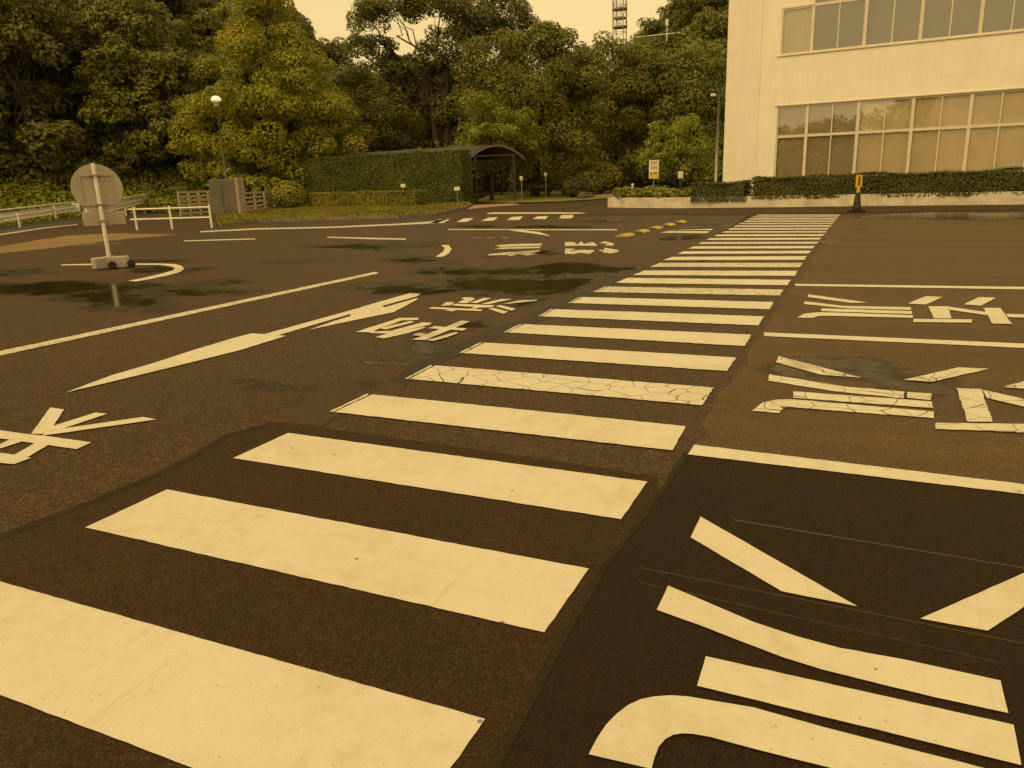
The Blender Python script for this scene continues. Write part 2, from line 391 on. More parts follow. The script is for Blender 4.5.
# ------------------------------------------------------------------ ground
mb = MB(); R = 700
mb.add([(-R, -R, 0), (R, -R, 0), (R, R, 0), (-R, R, 0)], [(0, 1, 2, 3)])
tag(mb.build('ground', M['old']), kind='structure')
E1 = .003
left = [gp(*q) for q in [(0, 534), (67, 509), (150, 475.6), (191, 455), (225, 434), (268, 423), (320, 427), (488, 451), (657.5, 476)]]
seamL = [gp(*q) for q in [(659, 491), (590, 585), (530, 690), (485, 768)]]
seamR = [gp(*q) for q in [(667, 487), (605, 570), (560, 652.5), (500, 768)]]
d = seamL[-1]-seamL[-2]; d /= np.linalg.norm(d)
endL = seamL[-1]+d*4; endR = seamR[-1]+d*4
dl = left[0]-left[1]; dl /= np.linalg.norm(dl)
sheet('asphalt_patch', left+seamL+[endL, np.array([-7, -3, 0]), left[0]+dl*5], E1, M['new'], .012, step=.12)
right = [gp(690, 451), gp(1024, 493.5)]; dr = right[1]-right[0]; dr /= np.linalg.norm(dr)
sheet('asphalt_patch', [right[0], right[0]+dr*14, np.array([14, -3, 0]), endR]+seamR[::-1], E1, M['newer'], .006, step=.12)
sheet('asphalt_seam', seamL+[endL, endR]+seamR[::-1]+[gp(690, 451), gp(684, 451)], E1*1.6, M['seam'], .008, step=.1)
sheet('asphalt_patch', [gp(*q) for q in [(262, 421), (300, 402), (345, 381), (392, 364), (412, 372), (400, 396), (340, 413), (322, 426)]], E1*.8, M['pale'], .02, step=.1)
sheet('dust_band', [gp(*q) for q in [(-60, 259), (0, 253.5), (60, 247), (125, 239), (178, 234.6), (115, 233.2), (64, 236), (0, 246.5), (-60, 250)]], E1, M['dirt'], .05)
sheet('parking_lot', [gp(*q) for q in [(690.5, 448), (716, 402), (738, 370), (757, 341), (772, 318), (797, 281), (838, 216.2), (1070, 212), (1300, 250), (1300, 520), (1024, 488)]], E1*.7, M['lot'], .04, step=.2)
sheet('damp_strip', [gp(*q) for q in [(386, 381), (410, 366), (440, 350), (470, 338), (497, 327), (520, 320), (540, 311), (560, 300), (578, 292), (615, 275), (632, 277), (590, 297), (552, 316), (507, 333), (457, 356), (432, 370), (404, 385)]], E1*.9, M['wetseam'], .03, step=.15)
lo = [p+np.array([.05, -.02, 0]) for p in left[1:6]]
sheet('asphalt_seam', [left[0]+dl*5]+left[:6]+lo[::-1]+[left[0]+np.array([.06, -.03, 0]), left[0]+dl*5+np.array([.06, -.03, 0])], E1*1.5, M['seam'], .012, step=.1)
sheet('gutter', [gp(*q) for q in [(512, 215), (600, 215.2), (740, 215), (1060, 209.8), (1060, 208.8), (740, 214.1), (600, 214.3), (512, 214.2)]], E1*1.5, M['seam'], .01)
sheet('gutter', [gp(*q) for q in [(701, 242.5), (735, 224), (749, 215.4), (752, 215.4), (739, 224), (708, 242.5)]], E1*1.2, M['seam'], .01)
sheet('service_road', [gp(*q) for q in [(512, 213.8), (600, 213.8), (740, 213.7), (1060, 208.4), (1024, 204.6), (853, 206), (768, 207.6), (700, 208.3), (608, 207.8), (603, 199), (530, 202), (516, 206)]], E1, M['walk'])
for a, b, w in (((733, 519), (1040, 570), 1.4), ((640, 567), (1040, 646), 1.1), ((640, 582), (1000, 662), .8), ((470, 560), (560, 600), 0)):
    if w: sheet('scuff_line', [gp(a[0], a[1]), gp(b[0], b[1]), gp(b[0], b[1]+w), gp(a[0], a[1]+w)], E1+.001, M['scratch'], .002)

# ------------------------------------------------------------------ painted markings
ZP = .0065
def mark(name, pts, mat='paint', jit=.004, z=ZP): return sheet(name, pts, z, M[mat], jit, step=.045)
CORN = {1: None,
 2: ((166.9,489.5),(85.1,527.3),(588.8,568.5),(544.2,632.2)), 3: ((288,432.9),(233.2,458),(647.4,481.6),(621.1,519.1)),
 4: ((372.5,394.2),(334.2,411.9),(685.6,426.1),(672.5,450.1)), 5: ((435.5,365.4),(409.2,378.9),(713.9,387.5),(701.9,405.1)),
 6: ((485,342.5),(463.2,353),(736,357.5),(727,371)), 7: ((524.4,324.1),(507.5,332.4),(751.4,334.6),(744.6,345.9)),
 8: ((555,309.1),(541.3,316.3),(764,316.3),(758.5,325.3)), 9: ((583.3,297),(571.5,303),(773.5,302),(769.3,309.2)),
 10: ((608.3,286.5),(595.8,292),(783.5,289.5),(780,295.5)), 11: ((627.8,277.8),(615.8,282.8),(790.5,279.8),(787.5,285.2)),
 12: ((644,270.5),(633.5,275),(797.3,270.8),(794.5,275.8)), 13: ((659.5,262.8),(650,266.8),(802.5,262.8),(800,267.2)),
 14: ((672,256.8),(663,260.2),(806.8,256),(804.6,259.8))}
FL = gp(288, 432.9); FLd = gp(166.9, 489.5)-FL
def stripe(q, mat, k):
    fl, nl, fr, nr = q
    mark('crosswalk_stripe', [fl, fr, nr, nl], mat, .003+.0005*k)
    if 4 <= k <= 10:   # the sliver of an older coat left showing beside the end of the bar
        e = (fl-fr)/np.linalg.norm(fl-fr)
        mark('crosswalk_stripe', [fl+e*.018-(fl-nl)*.04, fl+e*.048, nl+e*.040, nl+e*.012], 'worn', .006)
f1 = gp(485, 718.8); fe = gp(0, 581.2)-f1; fe /= np.linalg.norm(fe)
nrm = np.array([-fe[1], fe[0], 0]); nrm = nrm if nrm[1] < 0 else -nrm
stripe((f1+fe*2.25, f1+nrm*0, f1, f1), 'paint', 1) if False else mark('crosswalk_stripe', [f1+fe*2.25, f1, f1+nrm*.45, f1+fe*2.25+nrm*.45], 'paint', .003)
mark('crosswalk_stripe', [f1+fe*2.25+nrm*.9, f1+nrm*.9, f1+nrm*1.35, f1+fe*2.25+nrm*1.35], 'paint', .003)
for k in range(2, 15):
    stripe([gp(*c) for c in CORN[k]], 'crack' if k == 5 else ('paint' if k < 5 else 'worn' if k in (10, 13) else 'paint'), k)
a14 = [gp(*c) for c in CORN[14]]; eL, eR = gp(758, 214.6), gp(839.8, 214.6)
nxt = 13
for k in range(1, nxt+1):
    t0 = k/nxt
    fl = a14[0]+(eL-a14[0])*t0; fr = a14[2]+(eR-a14[2])*t0
    b = (np.array([0, -.45, 0]))
    stripe((fl, fl+b, fr, fr+b), 'worn' if k % 3 == 0 else 'paint', 14+k)

def letters(name, x0, y0, s, polys, mat='paint', jit=.003):
    for i, p in enumerate(polys): mark(name, G(x0, y0, s, p), mat, jit, z=ZP+.0004*i)
# arrow
mark('direction_arrow', [gp(*q) for q in [(264.1,334.1),(350,310.4),(380,301.5),(410,293.1),(421,293.6),(417.5,296),(382,305.8),(384.5,307.3),(416,298.2),(418.2,299),(394,311.9),(350,321),(309.3,329.6),(335,320.6),(351.5,315.8),(349.5,314.2),(278.6,335)]])
mark('direction_arrow', [gp(*q) for q in [(65,392.6),(112,375),(150,364),(195,349.5),(232.5,338.2),(252,333.2),(264.1,334.1),(278.6,335),(286,335.8),(240,350),(187.5,363.2),(112,381.5)]], z=ZP+.002)
letters('road_lettering', 350, 285, 8, [
 [(45,375),(400,262),(430,278),(210,358),(180,378)], [(400,263),(545,262),(548,278),(425,283)], [(240,345),(490,286),(515,296),(285,356)],
 [(150,383),(180,372),(330,366),(580,298),(658,302),(640,318),(400,366),(580,335),(612,338),(450,388),(272,426),(203,416),(300,388)],
 [(500,436),(890,285),(962,290),(930,305),(600,440)], [(625,345),(680,328),(760,335),(720,352)], [(800,338),(935,348),(900,365),(770,352)],
 [(610,440),(850,375),(862,384),(770,420),(670,447)], [(500,400),(545,383),(610,388),(570,408)]])
letters('road_lettering', 420, 285, 8, [
 [(65,188),(95,176),(500,196),(488,208),(300,200)], [(165,165),(215,135),(275,138),(245,162)], [(250,163),(280,150),(595,162),(575,178),(470,180),(440,190),(400,188),(440,175)],
 [(300,142),(360,112),(330,106),(350,98),(420,100),(440,112),(375,145)], [(400,140),(510,103),(570,105),(450,145)], [(490,150),(650,112),(738,112),(550,152)],
 [(660,152),(800,122),(938,118),(930,128),(720,148)], [(545,190),(590,183),(705,212),(668,231)], [(605,170),(640,160),(765,190),(735,205)], [(200,204),(240,198),(290,203),(260,211)]])
letters('road_lettering', 480, 225, 6.4, [
 [(95,130),(200,122),(395,118),(392,132),(130,140)], [(85,154),(130,144),(390,138),(385,148)],
 [(50,188),(160,174),(230,172),(380,160),(385,166),(320,186),(385,186),(300,195),(240,186),(190,200),(180,192),(50,195)],
 [(545,135),(545,110),(600,108),(620,125),(650,103),(665,120),(720,108),(750,128),(740,134),(600,132)], [(760,115),(800,103),(855,118),(855,132),(790,130),(820,120)],
 [(545,185),(545,150),(610,152),(570,168),(650,158),(720,160),(735,165),(700,185),(640,178),(600,186)], [(755,160),(790,160),(800,145),(830,150),(885,160),(885,172),(840,182),(800,178)]], 'worn', .01)
letters('road_lettering', 0, 395, 6.4, [
 [(200,247),(320,80),(410,92),(345,193),(310,250)], [(300,236),(345,196),(610,112),(685,120),(410,212)], [(270,260),(300,238),(400,214),(915,140),(1000,156)]], jit=.002)
letters('road_lettering', 0, 395, 6.4, [
 [(-80,216),(0,225),(180,250),(270,258),(585,303),(490,346),(300,318),(220,308),(140,297),(70,285),(-80,268)], [(-80,352),(60,285),(140,297),(0,342),(-80,370)],
 [(85,385),(220,308),(310,318),(180,395),(130,400)], [(-80,360),(0,370),(85,381),(200,402),(90,442),(-80,426)]], jit=.002)
RA = [[(80,62),(90,64),(340,98),(270,100),(78,74)], [(62,95),(70,93),(230,113),(530,119),(530,131),(250,124),(62,105)], [(138,124),(535,136),(535,149),(138,136)],
 [(32,164),(60,148),(120,141),(200,142),(538,154),(538,165),(160,156),(125,157),(100,166)], [(515,103),(595,70),(668,74),(595,107)], [(760,106),(825,75),(902,77),(835,112)],
 [(605,115),(690,115),(708,168),(630,168)], [(540,170),(798,172),(795,186),(540,184)], [(693,116),(858,140),(862,154),(697,130)], [(845,122),(920,122),(972,192),(885,190)], [(945,148),(1180,153),(1180,170),(955,162)]]
letters('road_lettering', 790, 280, 4.376, RA)
RB = [[(140,40),(438,117),(290,107),(130,62)], [(105,105),(380,150),(595,168),(590,192),(350,168),(100,128)], [(602,169),(690,174),(688,198),(604,190)], [(192,167),(690,203),(698,227),(192,190)],
 [(42,237),(80,208),(130,197),(200,196),(700,240),(700,264),(190,224),(160,226),(140,245)], [(590,125),(790,80),(900,85),(690,133)], [(780,155),(868,158),(912,276),(820,276)],
 [(705,280),(1024,284),(1140,290),(1140,318),(705,302)], [(874,161),(1140,220),(1140,250),(890,190)], [(945,152),(1030,128),(1120,130),(1040,158)]]
letters('road_lettering', 740, 345, 3.6056, RB, 'crack', .006)
letters('road_lettering', 580, 510, 2.3063, [[(278,15),(640,222),(465,187),(255,63)], [(785,250),(1024,145),(1100,112),(1180,122),(940,278)],
 [(203,174),(400,258),(500,291),(600,318),(750,345),(970,393),(988,468),(820,432),(560,368),(470,340),(370,302),(270,263),(177,230)], [(290,337),(1000,495),(1018,588),(270,405)],
 [(20,563),(38,528),(60,495),(84,470),(110,450),(140,436),(170,430),(210,427),(250,430),(400,455),(560,500),(920,592),(1024,618),(1040,705),(600,600),(400,550),(300,523),(260,516),(235,515),(215,518),(197,528),(182,545),(172,570),(165,597)]], jit=.0015)
def line(pts, mat='paint', name='road_line', jit=.004): mark(name, [gp(*q) for q in pts], mat, jit)
line([(794.8, 283.8), (1024, 286.8), (1110, 288), (1110, 290.6), (1024, 289.3), (795.2, 285.7)], name='parking_line')
line([(763.8, 332.3), (1024, 343.5), (1120, 347.8), (1120, 352.4), (1024, 347.8), (764.3, 336)], name='parking_line')
line([(694.4, 444.5), (1024, 484.2), (1120, 496), (1120, 507), (1024, 494), (687.6, 454.2)], name='parking_line')
line([(-70, 366), (0, 351), (375, 271.8), (379, 273.3), (0, 355.5), (-70, 371.5)], 'worn', 'lane_line', .01)
lp = [(61, 264.4), (95, 263.6), (132, 263.4), (160, 263.4), (175, 264), (182, 266), (184.3, 269), (179, 272.3), (168, 275.3), (150, 279), (136, 281.5), (128, 280.8), (144, 277.8), (160, 274), (172, 270.5), (175, 268.4), (172, 266.6), (160, 265), (132, 264.9), (95, 265), (61, 265.4)]
line(lp, 'paint', 'island_line', .006)
letters('road_line', 256, 140, 4, [[(740,420),(770,420),(783,435),(770,455),(745,467),(718,467),(750,445),(755,432)]])
line([(327, 236.7), (406, 238.5), (406, 239.9), (370, 239.2), (327, 237.7)], 'worn')
line([(184, 240.4), (255, 238.3), (256, 239.4), (184, 241.4)], 'worn')
line([(66, 245), (123, 243), (123, 243.9), (66, 246)], 'faint')
line([(200, 231.2), (256, 228.2), (331, 226.6), (400, 223.5), (431, 221.3), (450, 218.6), (436, 223.3), (400, 225), (331, 228), (256, 229.6), (200, 232.3)], 'worn')
for q in ([(60,148),(120,126),(190,123),(150,147)], [(232,140),(280,118),(345,116),(300,140)], [(390,134),(440,112),(500,110),(470,132)], [(555,128),(590,108),(660,105),(640,127)], [(720,122),(755,104),(822,102),(805,122)], [(890,118),(905,97),(982,95),(975,117)]):
    letters('far_crosswalk_stripe', 420, 200, 6.4, [q], 'paint', .02)
line([(486.4, 213.3), (493.5, 212.3), (577, 212.4), (588, 213.2), (577, 213.8), (488, 214)], 'worn', 'stop_line')
line([(448, 229), (617, 229.2), (617, 230.3), (448, 229.9)], 'worn')
letters('road_line', 480, 225, 6.4, [[(150,30),(250,31),(380,45),(460,72),(350,55),(230,40)]])
line([(660, 232.8), (668, 230.9), (710, 231.2), (707, 233.2)], 'worn', 'crosswalk_stripe'); line([(670, 229.9), (713, 228.8), (712, 230.2)], 'worn', 'crosswalk_stripe'); line([(679, 226.9), (700, 226.2), (702, 227.2), (680, 227.8)], 'faint', 'crosswalk_stripe')
for q in ([(470, 237.8), (478, 237), (486, 238.6), (474, 239.2)], [(488, 236.6), (497, 238), (492, 239.4), (484, 238.6)], [(500, 236.6), (506, 236.6), (510, 239), (503, 239.3)]): line(q, 'orange', 'road_lettering', .02)
line([(606, 220.3), (622, 219.6), (622, 220.6), (608, 221)], 'faint')

# ------------------------------------------------------------------ foliage
def leaf_obj(name, puffs, leaf, dens, mat, parent=None, upb=.35, under=.45, stretch=1.7, loc=None, flat=None, shell=(.74, 1.05)):
    P = []; N = []
    for c, r in puffs:
        r = np.array(r if hasattr(r, '__len__') else (r, r, r), float)
        area = 4*math.pi*(np.mean(r)**2)
        n = max(6, int(dens*area/(leaf*leaf)))
        dv = RNG.normal(size=(n, 3)); dv /= np.linalg.norm(dv, axis=1)[:, None]
        keep = (dv[:, 2] > -.25) | (RNG.random(n) < under); dv = dv[keep]
        rad = RNG.uniform(shell[0], shell[1], len(dv))**.7
        P.append(np.array(c)+dv*rad[:, None]*r); N.append(dv)
    P = np.concatenate(P); N = np.concatenate(N)
    return leaves_at(name, P, N, leaf, mat, parent, upb, stretch, loc)
def leaves_at(name, P, N, leaf, mat, parent=None, upb=.35, stretch=1.7, loc=None, rnd=.75):
    n = len(P)
    nn = N*.95+RNG.normal(size=(n, 3))*rnd*.42+np.array([0, 0, upb]); nn /= np.linalg.norm(nn, axis=1)[:, None]+1e-9
    t = np.cross(nn, RNG.normal(size=(n, 3))); t /= np.linalg.norm(t, axis=1)[:, None]+1e-9
    b = np.cross(nn, t)
    sz = leaf*RNG.uniform(.6, 1.3, n)[:, None]
    L = t*sz*stretch*.5; W = b*sz*.5
    V = np.stack([P-L, P-W*1.0+L*.1, P+L, P+W+L*.1], 1).reshape(-1, 3).astype(np.float32)
    me = bpy.data.meshes.new(name)
    me.vertices.add(4*n); me.vertices.foreach_set('co', V.ravel())
    me.loops.add(4*n); me.loops.foreach_set('vertex_index', np.arange(4*n, dtype=np.int32))
    me.polygons.add(n); me.polygons.foreach_set('loop_start', np.arange(0, 4*n, 4, dtype=np.int32)); me.polygons.foreach_set('loop_total', np.full(n, 4, dtype=np.int32))
    me.update(calc_edges=True); me.validate()
    o = bpy.data.objects.new(name, me); COL.objects.link(o); me.materials.append(mat)
    if parent: o.parent = parent
    if loc is not None: o.location = loc
    return o
def puffs_of(lobes, per=16, fr=(.28, .46)):
    out = []
    for c, r in lobes:
        c = np.array(c, float); r = np.array(r, float)
        for _ in range(per):
            dv = RNG.normal(size=3); dv /= np.linalg.norm(dv)
            if dv[2] < -.35 and RNG.random() < .6: dv[2] = -dv[2]
            k = RNG.uniform(.55, .98)
            rr = np.mean(r)*RNG.uniform(*fr)
            out.append((c+dv*r*k, (rr*1.1, rr*1.1, rr*.8)))
    return out
def limb(mb, a, b, ra, rb, wob=.12, n=6):
    a = np.array(a, float); b = np.array(b, float); L = np.linalg.norm(b-a); pts = []
    for i in range(n+1):
        t = i/n; pts.append(a+(b-a)*t+(RNG.normal(0, wob*L*.12, 3) if 0 < i < n else 0))
    mb.tube(pts, [ra+(rb-ra)*i/n for i in range(n+1)], 7)
    return pts
def tree(name, base, lobes, leaf, mat, label, group=None, dens=.55, trunk=.22, per=16, split=.45, bark='bark', stems=1, fr=(.28, .46)):
    """base: foot of trunk (world); lobes: world ellipsoids"""
    base = np.array(base, float)
    root = empty(name, base); tag(root, label, 'tree', group)
    L = [(np.array(c)-base, r) for c, r in lobes]
    cen = np.mean([c for c, r in L], axis=0)
    mb = MB()
    for s in range(stems):
        off = np.array([s*.5-(stems-1)*.25, s*.2, 0])
        top = np.array([cen[0]*.6, cen[1]*.6, cen[2]])+off*3
        fork = np.array([cen[0]*.25, cen[1]*.25, cen[2]*split])+off*1.6
        mb.tube([off*1.0+(0, 0, -.3), off+(0, 0, .15), fork*.5+off*.5, fork], [trunk*1.5, trunk*1.15, trunk*.92, trunk*.8], 9)
        mb.tube([fork, (fork+top)/2+RNG.normal(0, .15, 3), top], [trunk*.8, trunk*.5, trunk*.2], 8)
        for c, r in L[s::stems]:
            st = fork+(top-fork)*RNG.uniform(0, .7)
            limb(mb, st, c+np.array([0, 0, .2*r[2]]), trunk*.42, trunk*.07, .5)
            for _ in range(3):
                e = c+np.clip(RNG.normal(size=3), -1.3, 1.3)*np.array(r)*.42; limb(mb, st+(c-st)*.55, e, trunk*.16, .015, .5, 4)
    mb.build('trunk', M[bark], root, smooth=True)
    leaf_obj('crown', puffs_of(L, per, fr), leaf, dens, mat, root)
    return root
def lobes_px(base_d, spec):
    out = []
    for px, py, rx, ry, dd in spec:
        dist = base_d+dd; k = dist/F
        out.append((at(px, py, dist), (rx*k, rx*k*.9, ry*k)))
    return out

# big trees behind the hedge
tree('broadleaf_tree', foot(262, 52), lobes_px(51, [(265,28,34,32,0),(243,68,36,30,-1),(292,66,34,32,0),(214,118,34,32,0),(255,118,38,34,-2.5),(312,112,36,36,0),(344,138,28,34,1),(200,154,28,24,-1),(190,122,20,20,0),(250,163,38,26,-2),(300,158,36,28,-1.5),(278,95,34,28,-2),(335,172,30,18,1), (268,2,22,18,0)]),
     .105, M['golden'], 'large yellow-green tree with a lumpy golden crown behind the grey cabinet', trunk=.32, per=17)
tree('broadleaf_tree', foot(383, 58), lobes_px(58, [(362,98,24,30,0),(384,122,28,30,-.5),(404,140,22,26,0),(355,140,26,28,0),(385,158,34,20,-.5),(412,165,20,16,0)]),
     .105, M['deep'], 'dark middling tree filling the gap right of the yellow-green tree', trunk=.2)
tree('tall_tree', foot(444, 62), lobes_px(62, [(370,22,22,20,0),(392,8,28,16,1),(440,6,42,22,0),(492,14,34,26,0),(516,30,20,18,0),(380,46,16,8,0),(448,46,24,20,1),(485,50,32,28,0),(396,78,18,9,1),(438,84,22,20,2),(470,92,32,26,1),(360,54,16,14,0),(388,64,18,10,.5),(408,68,16,9,.5),(428,58,14,16,.5),(505,75,24,22,0),(440,120,30,22,2),(480,130,30,26,2)]),
     .115, M['deep'], 'tallest dark tree with bare limbs showing against the sky', trunk=.3, per=20, split=.4, stems=2, fr=(.28, .46))
tree('broadleaf_tree', foot(535, 52), lobes_px(52, [(498,62,34,26,0),(548,66,38,30,0),(478,100,28,32,0),(520,108,40,36,-2),(572,98,30,36,0),(578,132,28,28,0),(500,146,38,28,-2),(548,150,38,28,-2),(585,160,20,18,0),(550,42,28,14,1),(572,64,22,18,0),(590,74,20,20,.5),(560,84,26,20,0)]),
     .105, M['olive'], 'rounded brownish-olive tree beside the arched shelter', trunk=.28, per=17)
tree('broadleaf_tree', foot(492, 47), lobes_px(47, [(480,112,20,18,0),(510,128,24,20,-.5),(490,140,26,14,-.5),(468,138,14,14,0),(520,148,18,12,0)]),
     .10, M['fresh'], 'small bright green tree above the arched shelter roof', trunk=.13)
tree('broadleaf_tree', foot(622, 60), lobes_px(60, [(612,62,26,22,0),(640,72,30,26,-1),(600,95,24,30,0),(628,108,32,32,-2),(655,100,26,28,0),(610,140,26,28,0),(640,145,26,22,0)]),
     .115, M['olive'], 'broad olive tree below the antenna tower', trunk=.26)
tree('broadleaf_tree', foot(694, 58), lobes_px(58, [(676,72,28,24,0),(706,66,28,22,0),(728,84,22,28,0),(684,104,30,28,-1),(714,112,28,28,-1),(670,130,22,22,0),(738,120,20,30,0), (705,140,26,22,0)]),
     .115, M['deep'], 'dense dark tree close to the white building corner', trunk=.26)
tree('garden_tree', foot(684, 41), lobes_px(41, [(664,138,20,13,0),(690,132,22,14,0),(706,150,16,15,0),(654,158,16,11,-.5),(682,156,22,13,-.8),(702,168,16,11,-.4),(662,172,14,8,0)]),
     .08, M['fresh'], 'small light green garden tree behind the lamp pole', trunk=.1, per=14, stems=2, split=.3, dens=.42)
# bare dead tree among the forest edge
def bare_tree(base, h, label):
    root = empty('dead_tree', base); tag(root, label, 'tree'); mb = MB()
    def grow(p, dvec, L, r, lev):
        e = p+dvec*L; limb(mb, p, e, r, r*.55, .5, 4)
        if lev: 
            for _ in range(3):
                nd = dvec+RNG.normal(size=3)*.42; nd[2] = abs(nd[2])*.9+.1; nd /= np.linalg.norm(nd)
                grow(p+dvec*L*RNG.uniform(.55, 1), nd, L*.62, r*.5, lev-1)
    grow(np.zeros(3), np.array([.05, 0, 1.]), h*.45, .14, 3)
    mb.build('trunk', M['grey_bark'], root)
bare_tree(at(236, 95, 56), 8.2, 'pale bare dead tree standing left of the yellow-green crown')

# ------------------------------------------------------------------ hills and their forest
def azpx(px): return math.atan((px-512)/F/math.cos(PITCH)*1.0)
KX = np.array([azpx(p) for p in (-420, -200, 200, 250, 300, 345, 400, 470, 560, 600, 625, 640, 654, 670, 700, 800, 1000)])
KR = np.array([36, 40, 36, 32, 22, 13, 6, 4, 4, 4, 7, 10, 15, 22, 32, 36, 34.])
K0 = np.array([50, 52, 54.5, 55, 57, 60, 66, 68, 68, 66, 64, 64, 64, 64, 64, 66, 66.])
def hillz(az, d):
    rr = np.interp(az, KX, KR); d0 = np.interp(az, KX, K0)
    t = np.clip((d-d0)/70., 0, 1)
    return rr*(t**1.08)-.05
def polar(az, d):
    h = HF*math.cos(az)+HR*math.sin(az); return h*d
azs = np.linspace(KX[0], KX[-1], 90); ds = np.linspace(43, 150, 46)
mb = MB(); V = []
for a_ in azs:
    for d_ in ds:
        p = polar(a_, d_); V.append((p[0], p[1], hillz(a_, d_)+math.sin(p[0]*.31)*math.cos(p[1]*.27)*.25*min(1, max(0, (d_-70)/20))))
nd = len(ds)
mb.add(V, [(i*nd+j, i*nd+j+1, (i+1)*nd+j+1, (i+1)*nd+j) for i in range(len(azs)-1) for j in range(nd-1)])
tag(mb.build('hillside', M['floor_leaf'], smooth=True), kind='structure')

def proto_tree(name, h, w, mat, n=9, leaf=.15, cone=False):
    root = empty(name, (0, 0, 0))
    lob = []
    for i in range(n):
        t = RNG.uniform(0, 1); a_ = RNG.uniform(0, 6.28)
        rad = w*(1-t*.85 if cone else math.sqrt(max(0, 1-(t*1.6-.75)**2))*.62)*RNG.uniform(.5, 1)
        s = w*(.42 if not cone else .46-.26*t)*RNG.uniform(.85, 1.2)
        lob.append((np.array([math.cos(a_)*rad, math.sin(a_)*rad, h*(.04+.84*t)]), (s, s, s*.8)))
    lob.append((np.array([0, 0, h*.9]), (w*.3, w*.3, w*.3)))
    mb = MB(); mb.tube([(0, 0, -.8), (0, 0, h*.3), (.1, .1, h*.75)], [.22, .17, .06], 7)
    for c, r in lob: limb(mb, (0, 0, h*RNG.uniform(.2, .5)), c, .07, .02, .5, 4)
    mb.build('trunk', M['bark'], root)
    leaf_obj('crown', puffs_of(lob, 10, (.34, .56)), leaf, .6, mat, root)
    return root
protos = [proto_tree('forest_tree', 8.5, 3.4, M['forest'], 15), proto_tree('forest_tree', 9.5, 3.2, M['deep'], 15), proto_tree('forest_tree', 7.5, 3.6, M['forest'], 15),
          proto_tree('forest_tree', 8.8, 2.9, M['olive'], 14), proto_tree('forest_tree', 9.8, 2.6, M['forest'], 14, cone=True), proto_tree('forest_tree', 8., 3.3, M['deep'], 15)]
used = [False]*len(protos)
SKX = np.array([azpx(q) for q in (545, 600, 628, 640, 652, 664, 680)]); SKE = np.array([(at(q, y, 100)[2]-EYE)/100 for q, y in ((545, 66), (600, 54), (628, 46), (640, 34), (652, 16), (664, 2), (680, -60))])
bins = {}
count = 0
rows = np.arange(54.5, 128, 3.4)
for ri, d_ in enumerate(rows):
    step = 4.3/d_
    for a_ in np.arange(azpx(-130)+(ri % 2)*step*.5, azpx(735), step):
        a2 = a_+RNG.uniform(-.3, .3)*step; d2 = d_+RNG.uniform(-1.3, 1.3)
        d0 = np.interp(a2, KX, K0)
        if d2 < d0+1.6: continue
        if d2*math.cos(a2) < 63 and a2 > azpx(330): continue
        if d2 < 59 and azpx(172) < a2 < azpx(232): continue
        z = hillz(a2, d2); sc = RNG.uniform(.82, 1.25)
        el = (z+8.3*sc-EYE)/d2
        key = range(int((a2-.022)*70), int((a2+.022)*70)+1)
        seen = max((bins.get(k, -1) for k in key)) if False else min(bins.get(k, -1) for k in key)
        if el < seen-.012: continue
        if d2 > 60 and azpx(232) < a2 < azpx(330) and el < .14: continue
        if azpx(628) < a2 < azpx(748) and d2 < 101 and el > .158: continue
        lo = (z-EYE)/d2
        if lo > .29: continue
        if a2 > azpx(545) and el > np.interp(a2, SKX, SKE): continue
        for k in key: bins[k] = max(bins.get(k, -1), el)
        wts = np.array([3, 3, 2, 1.2, 1.2, 3.]); i = int(RNG.choice(6, p=wts/wts.sum()))
        if used[i]: o = copy_tree(protos[i])
        else: o = protos[i]; used[i] = True
        p = polar(a2, d2); o.location = (p[0], p[1], z); o.rotation_euler = (RNG.uniform(-.05, .05), RNG.uniform(-.05, .05), RNG.uniform(0, 6.28)); o.scale = (sc*RNG.uniform(.9, 1.15),)*2+(sc,)
        leftside = a2 < azpx(350)
        mid = azpx(350) <= a2 < azpx(590)
        tag(o, 'dark green tree in the dense forest covering the left hillside' if leftside else ('dark tree in the low wood behind the hedge and shelter' if mid else 'dark green tree on the steep hill beside the white building'), 'tree',
            'forest on the left hillside' if leftside else ('wood behind the shelter' if mid else 'trees on the right hill'))
        count += 1
for o, u in zip(protos, used):
    if not u:
        for c in list(o.children): bpy.data.objects.remove(c)
        bpy.data.objects.remove(o)
print('forest trees', count, (at(640, 37, 98)[2]-EYE)/98)

